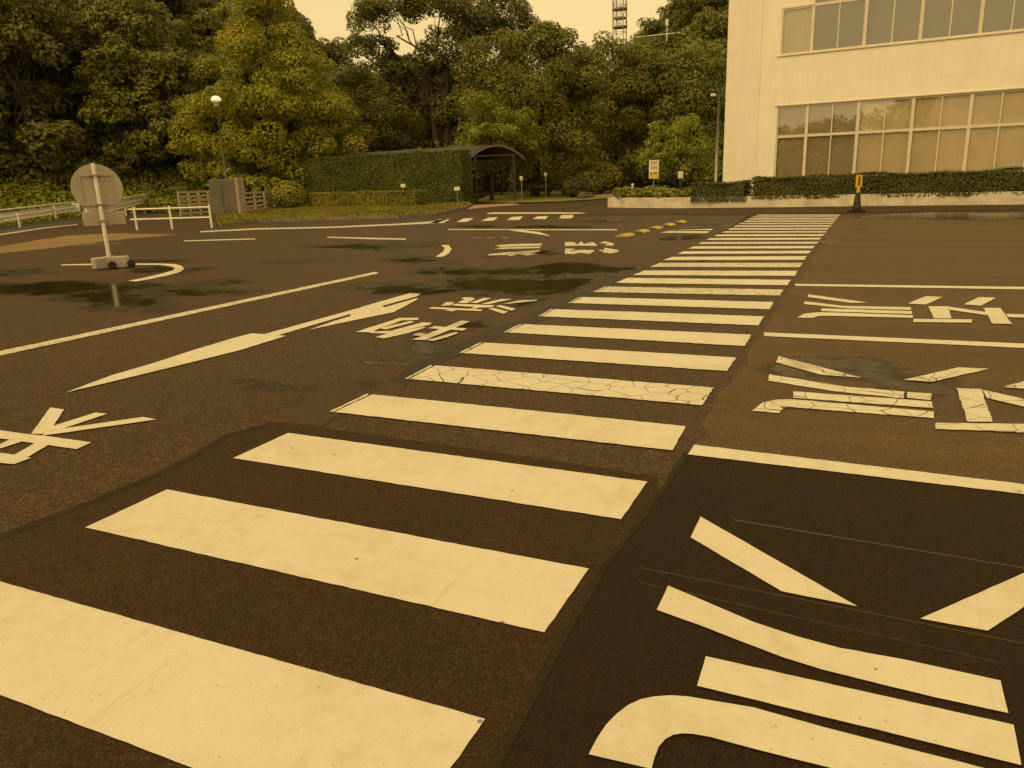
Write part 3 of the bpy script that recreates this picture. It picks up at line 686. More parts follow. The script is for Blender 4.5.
# ------------------------------------------------------------------ undergrowth on the bank behind the guard rail
pf = []
for _ in range(760):
    a_ = RNG.uniform(azpx(-120), azpx(250)); d0 = np.interp(a_, KX, K0); d_ = d0-1.5+11*RNG.random()**1.4
    p = polar(a_, d_); r = RNG.uniform(.3, .85)
    pf.append(((p[0], p[1], hillz(a_, d_)+r*.35), (r*1.2, r*1.2, r*.9)))
tag(leaf_obj('undergrowth', pf, .15, .6, M['weed']), kind='stuff')
def shrub(base, r, h, mat, label, group=None, leaf=.1, dens=.6, round_=False, name='shrub'):
    root = empty(name, base); tag(root, label, 'shrub', group)
    mb = MB()
    for _ in range(5):
        e = RNG.normal(size=3)*np.array([r*.5, r*.5, .1*h])+np.array([0, 0, h*.6]); limb(mb, RNG.normal(0, .05, 3)*np.array([1, 1, 0])+(0, 0, -.05), e, .03, .01, .4, 4)
    mb.build('stems', M['bark'], root)
    if round_:
        P = RNG.normal(size=(int(9*r*h/(leaf*leaf)), 3)); P /= np.linalg.norm(P, axis=1)[:, None]; P = P[P[:, 2] > -.75]
        pos = P*np.array([r, r, h/2])*RNG.uniform(.86, 1.03, len(P))[:, None]+np.array([0, 0, h*.5])
        leaves_at('foliage', pos, P, leaf, mat, root, .3)
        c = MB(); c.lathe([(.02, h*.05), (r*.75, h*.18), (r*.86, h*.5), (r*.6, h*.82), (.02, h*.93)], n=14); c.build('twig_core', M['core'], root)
    else:
        lob = [(np.array([RNG.uniform(-.45, .45)*r, RNG.uniform(-.45, .45)*r, h*RNG.uniform(.35, .75)]), (r*.55, r*.55, h*.28)) for _ in range(6)]
        leaf_obj('foliage', puffs_of(lob, 9, (.35, .6)), leaf, dens, mat, root)
    return root
lab = ['bushy green shrub at the far left edge of the forest bank', 'tall rounded shrub just left of the round sign', 'light green shrub directly above the guard rail at left', 'yellowish shrub right of the round sign behind the rail',
       'broad shrub between the round sign and the slatted fence', 'green shrub behind the white pipe barrier', 'leafy shrub behind the grey cabinet', 'pale shrub left of the clipped round bush']
for (px, d_, r, h, mt), lb in zip([(10, 52.5, 1.6, 2.6, 'weed'), (58, 52, 1.5, 2.7, 'forest'), (35, 50.5, 1.6, 1.7, 'weed'), (135, 55, 1.7, 2.3, 'weed'), (165, 56, 1.8, 2.0, 'weed'), (172, 54, 1.0, 1.9, 'forest'), (232, 47, 1.5, 2.4, 'weed'), (262, 47, 1.2, 1.9, 'weed')], lab):
    b = foot(px, d_); a_ = azpx(px); b[2] = max(0, hillz(a_, d_))
    shrub(b, r, h, M[mt], lb, leaf=.14)
shrub(foot(289, 44), .95, 1.62, M['box'], 'clipped ball-shaped bush at the left end of the long hedge', round_=True, leaf=.075, name='round_bush')
shrub(foot(574, 47), .85, 1.3, M['darkhedge'], 'dark dome-shaped bush on the garden edge right of the shelter', round_=True, leaf=.08, name='round_bush')
shrub(foot(587, 50), 1.0, 1.6, M['hedge'], 'middle dome bush behind the dark garden bush', round_=True, leaf=.09, name='round_bush')
shrub(foot(600, 53), 1.5, 2.1, M['box'], 'wide yellowish bush behind the garden domes', round_=True, leaf=.1, name='round_bush')
shrub(foot(618, 55), 1.2, 1.3, M['darkhedge'], 'low dark shrub beside the garden path', leaf=.1)
shrub(foot(548, 52), 1.2, 1.5, M['fresh'], 'light shrub seen through the trees right of the shelter', leaf=.1)
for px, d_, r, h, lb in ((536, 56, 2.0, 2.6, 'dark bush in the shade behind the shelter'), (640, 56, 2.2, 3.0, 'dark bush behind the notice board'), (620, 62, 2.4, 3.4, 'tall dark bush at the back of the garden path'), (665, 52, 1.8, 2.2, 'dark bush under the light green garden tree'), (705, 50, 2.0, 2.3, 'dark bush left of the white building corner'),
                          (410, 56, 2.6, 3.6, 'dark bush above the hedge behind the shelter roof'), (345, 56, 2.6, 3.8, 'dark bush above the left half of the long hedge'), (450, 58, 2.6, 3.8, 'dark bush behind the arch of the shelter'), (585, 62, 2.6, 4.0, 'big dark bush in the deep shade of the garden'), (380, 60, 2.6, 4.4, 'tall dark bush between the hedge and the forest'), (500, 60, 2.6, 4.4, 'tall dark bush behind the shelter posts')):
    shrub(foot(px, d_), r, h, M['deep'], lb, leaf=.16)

# ------------------------------------------------------------------ hedges
def hedge(a, b, depth, z0, z1, mat, label, leaf=.08, name='hedge', round_=.05, dens=1.7, bulge=.05):
    """front face runs a->b; the hedge lies on the far side of it"""
    a = np.array(a[:2]); b = np.array(b[:2]); L = np.linalg.norm(b-a); ax = (b-a)/L; ay = np.array([-ax[1], ax[0]])
    if ay@np.array(HF[:2]) < 0: ay = -ay
    rz = math.atan2(ax[1], ax[0]); flip = 1 if (np.array([-math.sin(rz), math.cos(rz)])@ay) > 0 else -1
    root = empty(name, (a[0], a[1], z0), rz); tag(root, label, 'hedge')
    H = z1-z0
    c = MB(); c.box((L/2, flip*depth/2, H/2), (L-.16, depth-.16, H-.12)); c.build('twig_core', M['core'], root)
    P = []; N = []
    def face(n, o, u, v, nv):
        q = RNG.random((n, 2)); p = np.array(o)+q[:, :1]*np.array(u)+q[:, 1:]*np.array(v)
        wob = (np.sin(p[:, 0]*3.1+p[:, 2]*2.3)+np.sin(p[:, 0]*1.3-p[:, 2]*4.1))*bulge*.5
        p = p+np.array(nv)*(wob+RNG.normal(-.02, .02, n))[:, None]; P.append(p); N.append(np.tile(nv, (n, 1)))
    k = dens/(leaf*leaf*.85)
    face(int(L*H*k), (0, 0, 0), (L, 0, 0), (0, 0, H), (0, -flip, 0))
    face(int(L*H*k*.5), (0, flip*depth, 0), (L, 0, 0), (0, 0, H), (0, flip, 0))
    face(int(L*depth*k), (0, 0, H), (L, 0, 0), (0, flip*depth, 0), (0, 0, 1))
    face(int(depth*H*k), (0, 0, 0), (0, flip*depth, 0), (0, 0, H), (-1, 0, 0)); face(int(depth*H*k), (L, 0, 0), (0, flip*depth, 0), (0, 0, H), (1, 0, 0))
    leaves_at('foliage', np.concatenate(P), np.concatenate(N).astype(float), leaf, mat, root, .25, 1.6, rnd=.9)
    return root
hl, hr = gp(287, 207.3), gp(463, 205)
hedge(hl, hr, 1.0, 0, 2.86, M['hedge'], 'long tall clipped hedge screening the arched shelter', .058)
s0, s1 = gp(310, 209.4), gp(416, 208.6)
hedge(s0, s1, .9, 0, .88, M['box'], 'low clipped hedge on the grass in front of the tall hedge', .055, bulge=.04)

# ------------------------------------------------------------------ grass verge with its kerb
kp = [(219, 227), (256, 222.6), (330, 220), (400, 218), (432, 216), (462, 209.3), (470, 205.4)]
vf = [gp(*q) for q in kp]
back = [gp(470, 204.6), gp(423, 206.5), gp(330, 205.5), gp(287, 205.5), gp(240, 209), gp(214, 213)]
sheet('grass_verge', vf+back, .10, M['turf'], .03)
mb = MB()
for p, q in zip(vf[:-1], vf[1:]):
    dd = (q-p)/np.linalg.norm(q-p); nn = np.array([dd[1], -dd[0], 0]); nn = nn if nn@HF < 0 else -nn
    mb.add([p+nn*.14, q+nn*.14, q, p, p+nn*.14+(0, 0, .12), q+nn*.14+(0, 0, .12), q+(0, 0, .12), p+(0, 0, .12)], [(0,1,5,4),(4,5,6,7),(2,3,7,6),(1,2,6,5),(3,0,4,7)])
tag(mb.build('kerb', M['kerb']), kind='structure')
def inside(P, poly):
    x, y = P[:, 0], P[:, 1]; r = np.zeros(len(P), bool); n = len(poly)
    for i in range(n):
        x1, y1 = poly[i][:2]; x2, y2 = poly[(i+1) % n][:2]
        c = ((y1 > y) != (y2 > y)) & (x < (x2-x1)*(y-y1)/((y2-y1) or 1e-9)+x1); r ^= c
    return r
poly = vf+back; pa = np.array([p[:2] for p in poly])
Q = np.column_stack([RNG.uniform(pa[:, 0].min(), pa[:, 0].max(), 60000), RNG.uniform(pa[:, 1].min(), pa[:, 1].max(), 60000), np.full(60000, .13)])
Q = Q[inside(Q, poly)]
tag(leaves_at('grass', Q, np.tile([0, 0, .3], (len(Q), 1)), .085, M['grassleaf'], None, .2, 1.8, rnd=1.2), kind='stuff')
# verge under the guard rail and the garden beyond the service road
sheet('roadside_verge', [gp(*q) for q in [(-90, 246), (0, 236), (40, 230), (80, 223.4), (112, 222), (170, 221.5), (215, 215), (170, 208), (80, 206), (-90, 212)]], .006, M['soil'], .05)
sheet('road_edge_line', [gp(*q) for q in [(-80, 243.5), (0, 233.8), (44, 227.4), (78, 224), (78, 224.9), (44, 228.6), (0, 235.4), (-80, 245.5)]], .012, M['concrete'], .02)
gpoly = [gp(*q) for q in [(-90, 239), (0, 228.8), (40, 222), (78, 216.4), (120, 213), (170, 209), (230, 206), (230, 200), (120, 203), (0, 208), (-90, 214)]]
ga = np.array([p[:2] for p in gpoly]); n_ = 130000
Q = np.column_stack([RNG.uniform(ga[:, 0].min(), ga[:, 0].max(), n_), RNG.uniform(ga[:, 1].min(), ga[:, 1].max(), n_), RNG.uniform(.03, .32, n_)**1.0])
Q = Q[inside(Q, gpoly)]
tag(leaves_at('tall_grass', Q, np.tile([0, 0, .1], (len(Q), 1)), .11, M['weed'], None, .25, 2.2, rnd=1.1), kind='stuff')
sheet('garden_bed', [gp(*q) for q in [(516, 203.6), (560, 202.4), (603, 199.6), (640, 195), (660, 186), (610, 182), (540, 184), (500, 190), (474, 203)]], .05, M['turf'], .05)
sheet('garden_path', [gp(*q) for q in [(585, 198.5), (612, 197.6), (640, 192), (634, 188), (610, 190), (596, 193)]], .058, M['path'], .05)
sheet('pavement', [gp(*q) for q in [(466, 209.2), (500, 206.2), (522, 204.6), (512, 203.2), (474, 205)]], .006, M['path'], .03)
# ------------------------------------------------------------------ planter, its hedges and plants
aF = np.array([.99566, -.09305, 0]); nF = np.array([.09305, .99566, 0])
P0 = np.array([-5.87, 30.03, 0])
def pf_(s, n, z=0): return P0+aF*s+nF*n+np.array([0, 0, z])
root = empty('planter', P0); tag(root, 'long low white concrete planter along the front of the building', 'planter')
front = [gp(607.7, 207.5)]+[pf_(s, n) for s, n in ((-3.6, .95), (-2.8, .62), (-1.8, .30), (-.8, .08), (0, 0), (6, 0), (18, 0))]
def wall_along(pts, th, z0, z1):
    mb = MB(); inn = []
    for i, p in enumerate(pts):
        a_ = pts[min(i+1, len(pts)-1)]-pts[max(i-1, 0)]; a_ = a_/np.linalg.norm(a_); inn.append(p+np.array([-a_[1], a_[0], 0])*th)
    n = len(pts); v = [q+np.array([0, 0, z]) for z in (z0, z1) for q in list(pts)+inn]
    f = []
    for i in range(n-1):
        f += [(i, i+1, 2*n+i+1, 2*n+i), (n+i+1, n+i, 3*n+i, 3*n+i+1), (2*n+i, 2*n+i+1, 3*n+i+1, 3*n+i)]
    f += [(0, 2*n, 3*n, n), (n-1, 2*n-1, 4*n-1, 3*n-1)]
    return mb.add(v, f)
loc0 = -P0
rel = [p-P0 for p in front]
wall_along(rel, .16, 0, .40).build('wall', M['planter'], root)
bk = [rel[0]+np.array([.25, 2.5, 0]), rel[0]+np.array([.02, 1.2, 0]), rel[0]+np.array([.0, .02, 0])]
wall_along(bk, .16, 0, .395).build('wall', M['planter'], root)
rim = [pf_(-4.2, 2.9)-P0, pf_(-2.6, 2.6)-P0, pf_(.6, 2.3)-P0]
wall_along(rim, .14, 0, .44).build('wall', M['planter'], root)
mb = MB(); inner = [p+np.array([.0, .1, .33]) for p in rel]; outer = [rel[-1]+nF*2.0+np.array([0, 0, .33]), rel[5]+nF*2.2+np.array([0, 0, .33]), rel[0]+np.array([.2, 2.4, .33])]
mb.add(inner+outer, [tuple(range(len(inner)+len(outer)))]); mb.build('soil', M['soil'], root)
hedge(pf_(1.92, -.02), pf_(16, -.02), 1.0, .30, 1.05, M['darkhedge'], 'dark clipped hedge on the planter below the office windows', .048, bulge=.06)
hedge(pf_(-.35, -.06), pf_(1.66, -.06), 1.0, .22, .93, M['darkhedge'], 'short dark hedge block left of the gap on the planter', .048, bulge=.08)
pl = []
for i in range(26):
    s = RNG.uniform(-4.0, -.4); k = RNG.uniform(.5, 2.2); r = RNG.uniform(.12, .3)
    if k < .5-.28*min(s+.8, 0): k = 1.2+RNG.uniform(0, .8)
    pl.append((pf_(s, k), r))
for i, (p, r) in enumerate(pl):
    if i == 0:
        pr = empty('bedding_plant', (0, 0, 0)); leaf_obj('foliage', [((RNG.normal()*.12, RNG.normal()*.12, .14+.1*RNG.random()), (.16, .16, .16)) for _ in range(7)], .09, .8, M['weed'], pr)
        mm = MB(); [limb(mm, (0, 0, 0), (RNG.normal()*.1, RNG.normal()*.1, .3), .012, .006, .4, 3) for _ in range(4)]; mm.build('stems', M['bark'], pr); o = pr
    else: o = copy_tree(pr)
    o.location = (p[0], p[1], .33); k = r/.24; o.scale = (k*1.2, k*1.2, k*1.1); o.rotation_euler = (0, 0, RNG.uniform(0, 6))
    tag(o, 'small leafy bedding plant in the curved end of the planter', 'plant', 'bedding plants in the planter')

# ------------------------------------------------------------------ office building
O = P0+nF*3.2; rzF = math.atan2(aF[1], aF[0])
bld = empty('office_building', O, rzF); tag(bld, 'white panelled office building with two rows of wide windows', 'building')
W1 = 22.; HB = 10.2; D = 12.
mb = MB()
def wb(x0, x1, y0, y1, z0, z1): mb.box(((x0+x1)/2, (y0+y1)/2, (z0+z1)/2), (x1-x0, y1-y0, z1-z0))
XE = 12.25
mb.prism([(-.28, .95), (1.285, .03), (1.285, .5), (-.28, 1.1)], 0, HB)   # splayed corner strip
wb(1.30, 2.0, 0, .5, 0, HB)
wb(2.0, XE, 0, .5, 0, .85); wb(2.0, XE, 0, .5, 3.66, 5.50); wb(2.0, XE, 0, .5, 8.32, HB); wb(2.0, 3.12, 0, .5, 7.14, 8.32)
wb(XE, W1, 0, .5, 0, HB)
wb(-.28, .08, 1.11, D, 0, HB); wb(W1-.3, W1, .5, D, 0, HB); wb(.08, W1-.3, D-.3, D, 0, HB)
mb.build('wall', M['wall'], bld)
mb = MB(); wb(.36, W1-.3, .5, D-.3, HB-.5, HB-.2); mb.build('roof', M['concrete'], bld)
mb = MB(); wb(1.9, XE+.05, -.05, .1, 5.46, 5.499); wb(1.9, XE, -.035, .1, 3.661, 3.70); mb.build('sill', M['frame'], bld)
mb = MB(); wb(2.0, XE, .5, .56, .85, 3.66); wb(2.0, XE, .5, .56, 5.5, 8.32); mb.build('interior', M['blind_dark'], bld)
def window(x0, x1, zs, blind, thin=True, wide=.055):
    """one window of the band: frame > pane, blind"""
    f = MB(); z0, z1 = zs[0], zs[-1]
    def fb(a, b, c, d, y0=.03, y1=.12): f.box(((a+b)/2, (y0+y1)/2, (c+d)/2), (b-a, y1-y0, d-c))
    fb(x0, x0+wide, z0, z1); fb(x1-wide, x1, z0, z1)
    rails = [z0+.03]+list(zs[1:-1])+[z1-.03]
    for i, z in enumerate(rails): fb(x0+wide, x1-wide, z-(.03 if i in (0, len(rails)-1) else .05), z+(.03 if i in (0, len(rails)-1) else .05), .034, .116)
    if thin:
        mx = (x0+x1)/2
        for a, b in zip(rails[:-1], rails[1:]): fb(mx-.02, mx+.02, a+.031+(.02 if a != rails[0] else 0), b-.031-(.02 if b != rails[-1] else 0), .04, .11)
    o = f.build('window', M['frame'], bld)
    g = MB(); mids = [x0+wide, (x0+x1)/2, x1-wide] if thin else [x0+wide, x1-wide]
    for a, b in zip(mids[:-1], mids[1:]):
        for c, d_ in zip(rails[:-1], rails[1:]):
            ty = RNG.uniform(-.004, .004)
            g.add([(a, .075+ty, c), (b, .075-ty, c), (b, .075-ty*.4, d_), (a, .075+ty*.6, d_)], [(0, 1, 2, 3)])
    g.build('pane', M['glass'], o)
    bl = MB(); n = int((x1-x0)/.035); vs = []
    for i in range(n+1):
        x = x0+.02+(x1-x0-.04)*i/n; am = .002 if 'curtain' in blind else .010; yy = .145+(am if i % 2 else -am)
        vs += [(x, yy, z0+.02), (x, yy, z1-.02)]
    if blind == 'blind':
        zm = z0+(z1-z0)*RNG.uniform(.34, .44); c0 = RNG.uniform(.3, .7); vs2 = []
        for i in range(n+1):
            x, yy, _ = vs[2*i]; g_ = .035*max(0, 1-abs(i/n-c0)*2.2)+.002; tl = .05*(i/n-.5)
            vs2 += [(x, yy, z0+.02), (x, yy, zm+tl-g_), (x, yy, zm+tl+g_), (x, yy, z1-.02)]
        bl.add(vs2, [(4*i+j, 4*i+4+j, 4*i+5+j, 4*i+1+j) for i in range(n) for j in (0, 2)])
    else: bl.add(vs, [(2*i, 2*i+2, 2*i+3, 2*i+1) for i in range(n)]); bl.build('blind', M[blind], o)
edges = [3.17+1.81*i for i in range(6)]
lowb = ['curtain_hill_reflect', 'curtain', 'curtain', 'curtain', 'curtain', 'curtain']; upb_ = ['blind_dark', 'blind', 'blind', 'blind', 'blind', 'blind']
window(2.0, 3.115, (.85, 2.53, 3.66), 'curtain_hill_reflect', False); window(2.0, 3.115, (5.5, 7.14), 'blind_lite', False)
for i in range(5):
    a_, b_ = edges[i]-.055, edges[i+1]-.055
    window(a_, b_, (.85, 2.53, 3.66), lowb[i]); window(a_, b_, (5.5, 7.14, 8.32), upb_[i])

# ------------------------------------------------------------------ what the windows look back at: opposite wing and wooded hill
wing = empty('office_wing', (0, 0, 0)); tag(wing, 'white two-storey wing across the car park behind the viewer', 'building')
mb = MB(); mb.box((11, -26, 4.6), (32, 10, 9.2)); mb.build('wall', M['wall'], wing)
mb = MB(); mb.box((-10.4, -27, 1.6), (10.6, 8, 3.2)); mb.build('annex', M['concrete'], wing)
mb = MB()
for x in (-4.0, -2.2, -.4, 1.8, 3.6, 5.4): mb.box((x, -20.98, 1.2), (1.1, .06, 2.4)); mb.box((x, -20.98, 2.85), (1.3, .06, .5))
mb.build('door', M['curtain'], wing)
V = []; nx, ny = 40, 12
for i in range(nx+1):
    for j in range(ny+1):
        x = -110+220*i/nx; y = -48-90*j/ny; t = j/ny
        V.append((x, y, -.3+t*(6+14/(1+math.exp(-(x+22)/9)))))
mb = MB(); mb.add(V, [(i*(ny+1)+j, i*(ny+1)+j+1, (i+1)*(ny+1)+j+1, (i+1)*(ny+1)+j) for i in range(nx) for j in range(ny)])
tag(mb.build('opposite_hill', M['floor_leaf'], smooth=True), kind='structure')
pf = []
for _ in range(330):
    x = RNG.uniform(-100, 90); t = RNG.random(); y = -50-85*t; z = t*(6+14/(1+math.exp(-(x+22)/9)))
    r = RNG.uniform(1.5, 2.8); pf.append(((x, y, z+r*.8), (r, r, r)))
tag(leaf_obj('opposite_wood', pf, .75, .7, M['forest']), kind='stuff')

# ------------------------------------------------------------------ round sign seen from behind, on its movable foot
c = gp(111, 268.6); toCam = -c[:2]/np.linalg.norm(c[:2]); rz = math.atan2(toCam[1], toCam[0])+math.pi/2
sg = empty('road_sign', c, rz)        # local -y looks at the camera
tag(sg, 'round road sign seen from its bare back on a wheeled concrete foot', 'sign')
mb = MB(); mb.tube([(0, 0, .22), (0, 0, 1.95)], .036, 14); mb.build('post', M['white_metal'], sg, smooth=False)
def disc(r, y0, y1, cz, n=48):
    v = []; 
    for y, rr in ((y0, r*.985), (y0, r), (y1, r), (y1, r*.985)):
        for k in range(n): t = 2*math.pi*k/n; v.append((rr*math.cos(t), y, cz+rr*math.sin(t)))
    f = []
    for i in range(3):
        for k in range(n): f.append((i*n+k, i*n+(k+1) % n, (i+1)*n+(k+1) % n, (i+1)*n+k))
    f += [tuple(range(n)), tuple(range(4*n-1, 3*n-1, -1))]; b = MB(); return b.add(v, f)
disc(.435, .075, .095, 1.50).build('disc', M['sign_back'], sg)
mb = MB()
for x in (-.27, .27): mb.box((x, .068, 1.47), (.03, .014, .56))
for z in (1.73, 1.20): mb.box((0, .066, z), (.57, .018, .035))
mb.build('stiffener', M['sign_back'], sg)
mb = MB(); mb.box((0.03, .08, .94), (.72, .016, .25)); mb.build('lower_plate', M['sign_back'], sg, bevel=.005)
mb = MB()
for z in (1.73, 1.20, .90): mb.box((0, .005, z), (.15, .10, .035))
mb.build('clamp', M['grey_metal'], sg, bevel=.006)
for x, w_, ry in ((-.17, .24, .3), (.15, .38, -.1)):
    mb = MB(); mb.box((x, .02, .115), (w_, .26, .21), ry); mb.build('foot_block', M['concrete'], sg, bevel=.02)
mb = MB(); mb.box((0, .02, .215), (.2, .18, .04)); mb.build('foot_plate', M['concrete'], sg, bevel=.01)
for x in (.03, .36):
    w = MB(); n = 18; v = []
    for y in (-.165, -.105):
        for k in range(n): t = 2*math.pi*k/n; v.append((x+.075*math.cos(t), y, .076+.075*math.sin(t)))
    w.add(v, [(k, (k+1) % n, n+(k+1) % n, n+k) for k in range(n)]+[tuple(range(n-1, -1, -1)), tuple(range(n, 2*n))]); w.build('wheel', M['rubber'], sg, bevel=.012)

# ------------------------------------------------------------------ white pipe barrier
A, B = gp(137.3, 230), gp(212, 228); d3 = B-A; L = np.linalg.norm(d3); rz = math.atan2(d3[1], d3[0])
fb = empty('pipe_barrier', A, rz); tag(fb, 'white two-rail pipe barrier at the road edge left of the grey cabinet', 'barrier')
for x in (0, L*.475, L):
    mb = MB(); mb.tube([(x, 0, 0), (x, 0, .80)], .04, 10); mb.lathe([(.042, .80), (.04, .815), (.01, .825)], (x, 0, 0), 10); mb.build('post', M['white_metal'], fb)
for z in (.74, .38):
    mb = MB(); mb.tube([(-.2, 0, z), (L-.001, 0, z)], .03, 8); mb.build('rail', M['white_metal'], fb)
# ------------------------------------------------------------------ guard rails
def guardrail(pts, h, posts, label, plate=None):
    p0 = pts[0]; root = empty('guard_rail', p0); tag(root, label, 'guard rail')
    rel = [p-p0 for p in pts]
    prof = [(-.0, -.19), (-.04, -.15), (-.04, -.06), (0, -.02), (0, .02), (-.04, .06), (-.04, .15), (0, .19)]
    mb = MB(); v = []; n = len(prof)
    for i, p in enumerate(rel):
        a_ = rel[min(i+1, len(rel)-1)]-rel[max(i-1, 0)]; a_ = a_/np.linalg.norm(a_); q = np.array([a_[1], -a_[0], 0]); q = q if q@(-HF) > 0 else -q
        for dy, dz in prof: v.append(p+q*(.06-dy)+np.array([0, 0, h-.2+dz]))
    mb.add(v, [(i*n+k, i*n+k+1, (i+1)*n+k+1, (i+1)*n+k) for i in range(len(rel)-1) for k in range(n-1)])
    o = mb.build('beam', M['white_metal'], root); s = o.modifiers.new('solid', 'SOLIDIFY'); s.thickness = .008
    mb = MB(); mb.tube([p+np.array([0, 0, h+.12]) for p in rel], .035, 8); mb.build('top_pipe', M['white_metal'], root)
    for q in posts:
        mb = MB(); r_ = q-p0+HF*.08; mb.tube([r_, r_+np.array([0, 0, h+.05])], .042, 10); mb.build('post', M['white_metal'], root)
    if plate is not None:
        r_ = plate-p0; mb = MB(); mb.box(r_+np.array([0, 0, h-.2]), (.42, .10, .5), math.atan2(HR[1], HR[0])); mb.build('end_plate', M['white_metal'], root, bevel=.02)
a_, b_ = gp(-70, 238.5), gp(78, 217.6)+np.array([0, 0, .18])
gpts = [a_+(b_-a_)*t for t in np.linspace(0, 1, 8)]
guardrail(gpts, .58, [gp(19, 227.6), a_+(b_-a_)*.1, a_+(b_-a_)*.78], 'long white guard rail at the far left in front of the green bank', b_)
a_, b_ = gp(87.6, 224.4), gp(158, 211.2)+np.array([0, 0, .38])
gpts = [a_+(b_-a_)*t for t in np.linspace(0, 1, 6)]
guardrail(gpts, .70, [gp(87.6, 224.4), gp(125.7, 216), a_+(b_-a_)*.98], 'second white guard rail passing behind the round sign')
# ------------------------------------------------------------------ slatted fences, cabinet, street lamp
def slats(a, b, h, n, label):
    d3 = b-a; L = np.linalg.norm(d3); root = empty('slatted_fence', a, math.atan2(d3[1], d3[0])); tag(root, label, 'fence')
    for x in np.linspace(0, L, 4):
        mb = MB(); mb.box((x, 0, h/2), (.09, .09, h)); mb.build('post', M['wood'], root)
    mb = MB()
    for i in range(n): mb.box((L/2, -.06, h*(i+.75)/n), (L+.2, .03, h*.5/n), 0)
    mb.build('slats', M['wood'], root)
slats(foot(179, 40.5), foot(209, 42.5), 1.25, 6, 'weathered slatted fence between the white pipe barrier and the grey cabinet')
slats(foot(244, 40), foot(274, 45), 1.1, 5, 'weathered slatted fence between the grey cabinet and the round bush')
A, B = gp(213, 217.4), gp(239, 217); d3 = B-A; L = np.linalg.norm(d3)
cb = empty('utility_cabinet', (A+B)/2, math.atan2(d3[1], d3[0])); tag(cb, 'weathered grey utility cabinet with a pale right edge on the grass verge', 'cabinet')
mb = MB(); mb.box((0, .2, .88), (L, .4, 1.76)); mb.build('body', M['cabinet'], cb, bevel=.02)
mb = MB(); mb.box((L/2+.10, .18, .90), (.19, .44, 1.82)); mb.build('side_panel', M['cabinet_edge'], cb, bevel=.02)
mb = MB()
for x in (-L*.25, L*.25): mb.box((x, -.012, .9), (L*.46, .02, 1.6))
mb.build('door', M['cabinet'], cb, bevel=.006)
b = foot(229, 45); top = at(221, 100, 45)
lp_ = empty('street_lamp', b); tag(lp_, 'slim street lamp with a white dome head in front of the yellow-green tree', 'street lamp')
mb = MB(); mb.tube([(0, 0, 0), (0, 0, .9), (0, 0, top[2]-.35)], [.075, .06, .04], 10); mb.build('pole', M['grey_metal'], lp_, smooth=True)
mb = MB(); mb.lathe([(.05, -.4), (.16, -.34), (.16, -.12), (.06, -.10)], (0, 0, top[2]), 16); mb.build('lamp_collar', M['grey_metal'], lp_)
mb = MB(); mb.lathe([(.20, -.10), (.28, -.08), (.27, .02), (.20, .12), (.10, .17), (.01, .18)], (0, 0, top[2]+.05), 20); mb.build('lamp_dome', M['dome'], lp_, smooth=True)

# ------------------------------------------------------------------ arched shelter
ax_ = (hl-hr)/np.linalg.norm(hl-hr); ax_[2] = 0               # runs back along the hedge
e0, e1 = foot(474, 44), foot(521, 44)
cen = (e0+e1)/2; wd = np.linalg.norm(e1-e0); cr = (e1-e0)/wd
sh = empty('walkway_shelter', cen); tag(sh, 'dark walkway shelter with a barrel roof behind the tall hedge', 'shelter')
HE, HA, LEN = 2.36, 3.12, 15.
arc = []
for k in range(15):
    t = -1+2*k/14; arc.append((t*(wd/2+.28), HE+(HA-HE)*(1-t*t)))
mb = MB(); v = []
NS = 12
for i in range(NS+1):
    for x, z in arc: v.append(cr*x+ax_*LEN*i/NS+np.array([0, 0, z]))
na = len(arc)
mb.add(v, [(i*na+k, i*na+k+1, (i+1)*na+k+1, (i+1)*na+k) for i in range(NS) for k in range(na-1)])
o = mb.build('roof', M['roof_sheet'], sh); s = o.modifiers.new('solid', 'SOLIDIFY'); s.thickness = .04
for i in (0, 3, 6, 9, 12):
    mb = MB(); mb.tube([cr*x+ax_*(LEN*i/NS-(.02 if i == 0 else 0))+np.array([0, 0, z-.09]) for x, z in arc], .05, 6); mb.build('roof_arch', M['dark_metal'] if i else M['arch_rim'], sh)
for i in (0, 6, 12):
    for sd in (-1, 1):
        mb = MB(); b = cr*sd*(wd/2-.25)+ax_*(LEN*i/NS+.1); mb.box(b+np.array([0, 0, 1.28]), (.13, .13, 2.56), math.atan2(cr[1], cr[0])); mb.build('post', M['dark_metal'], sh)
for i in (0, 6, 12):
    mb = MB(); mb.tube([cr*-(wd/2)+ax_*(LEN*i/NS+.1)+np.array([0, 0, 2.52]), cr*(wd/2)+ax_*(LEN*i/NS+.1)+np.array([0, 0, 2.52])], .045, 6); mb.build('tie_beam', M['dark_metal'], sh)

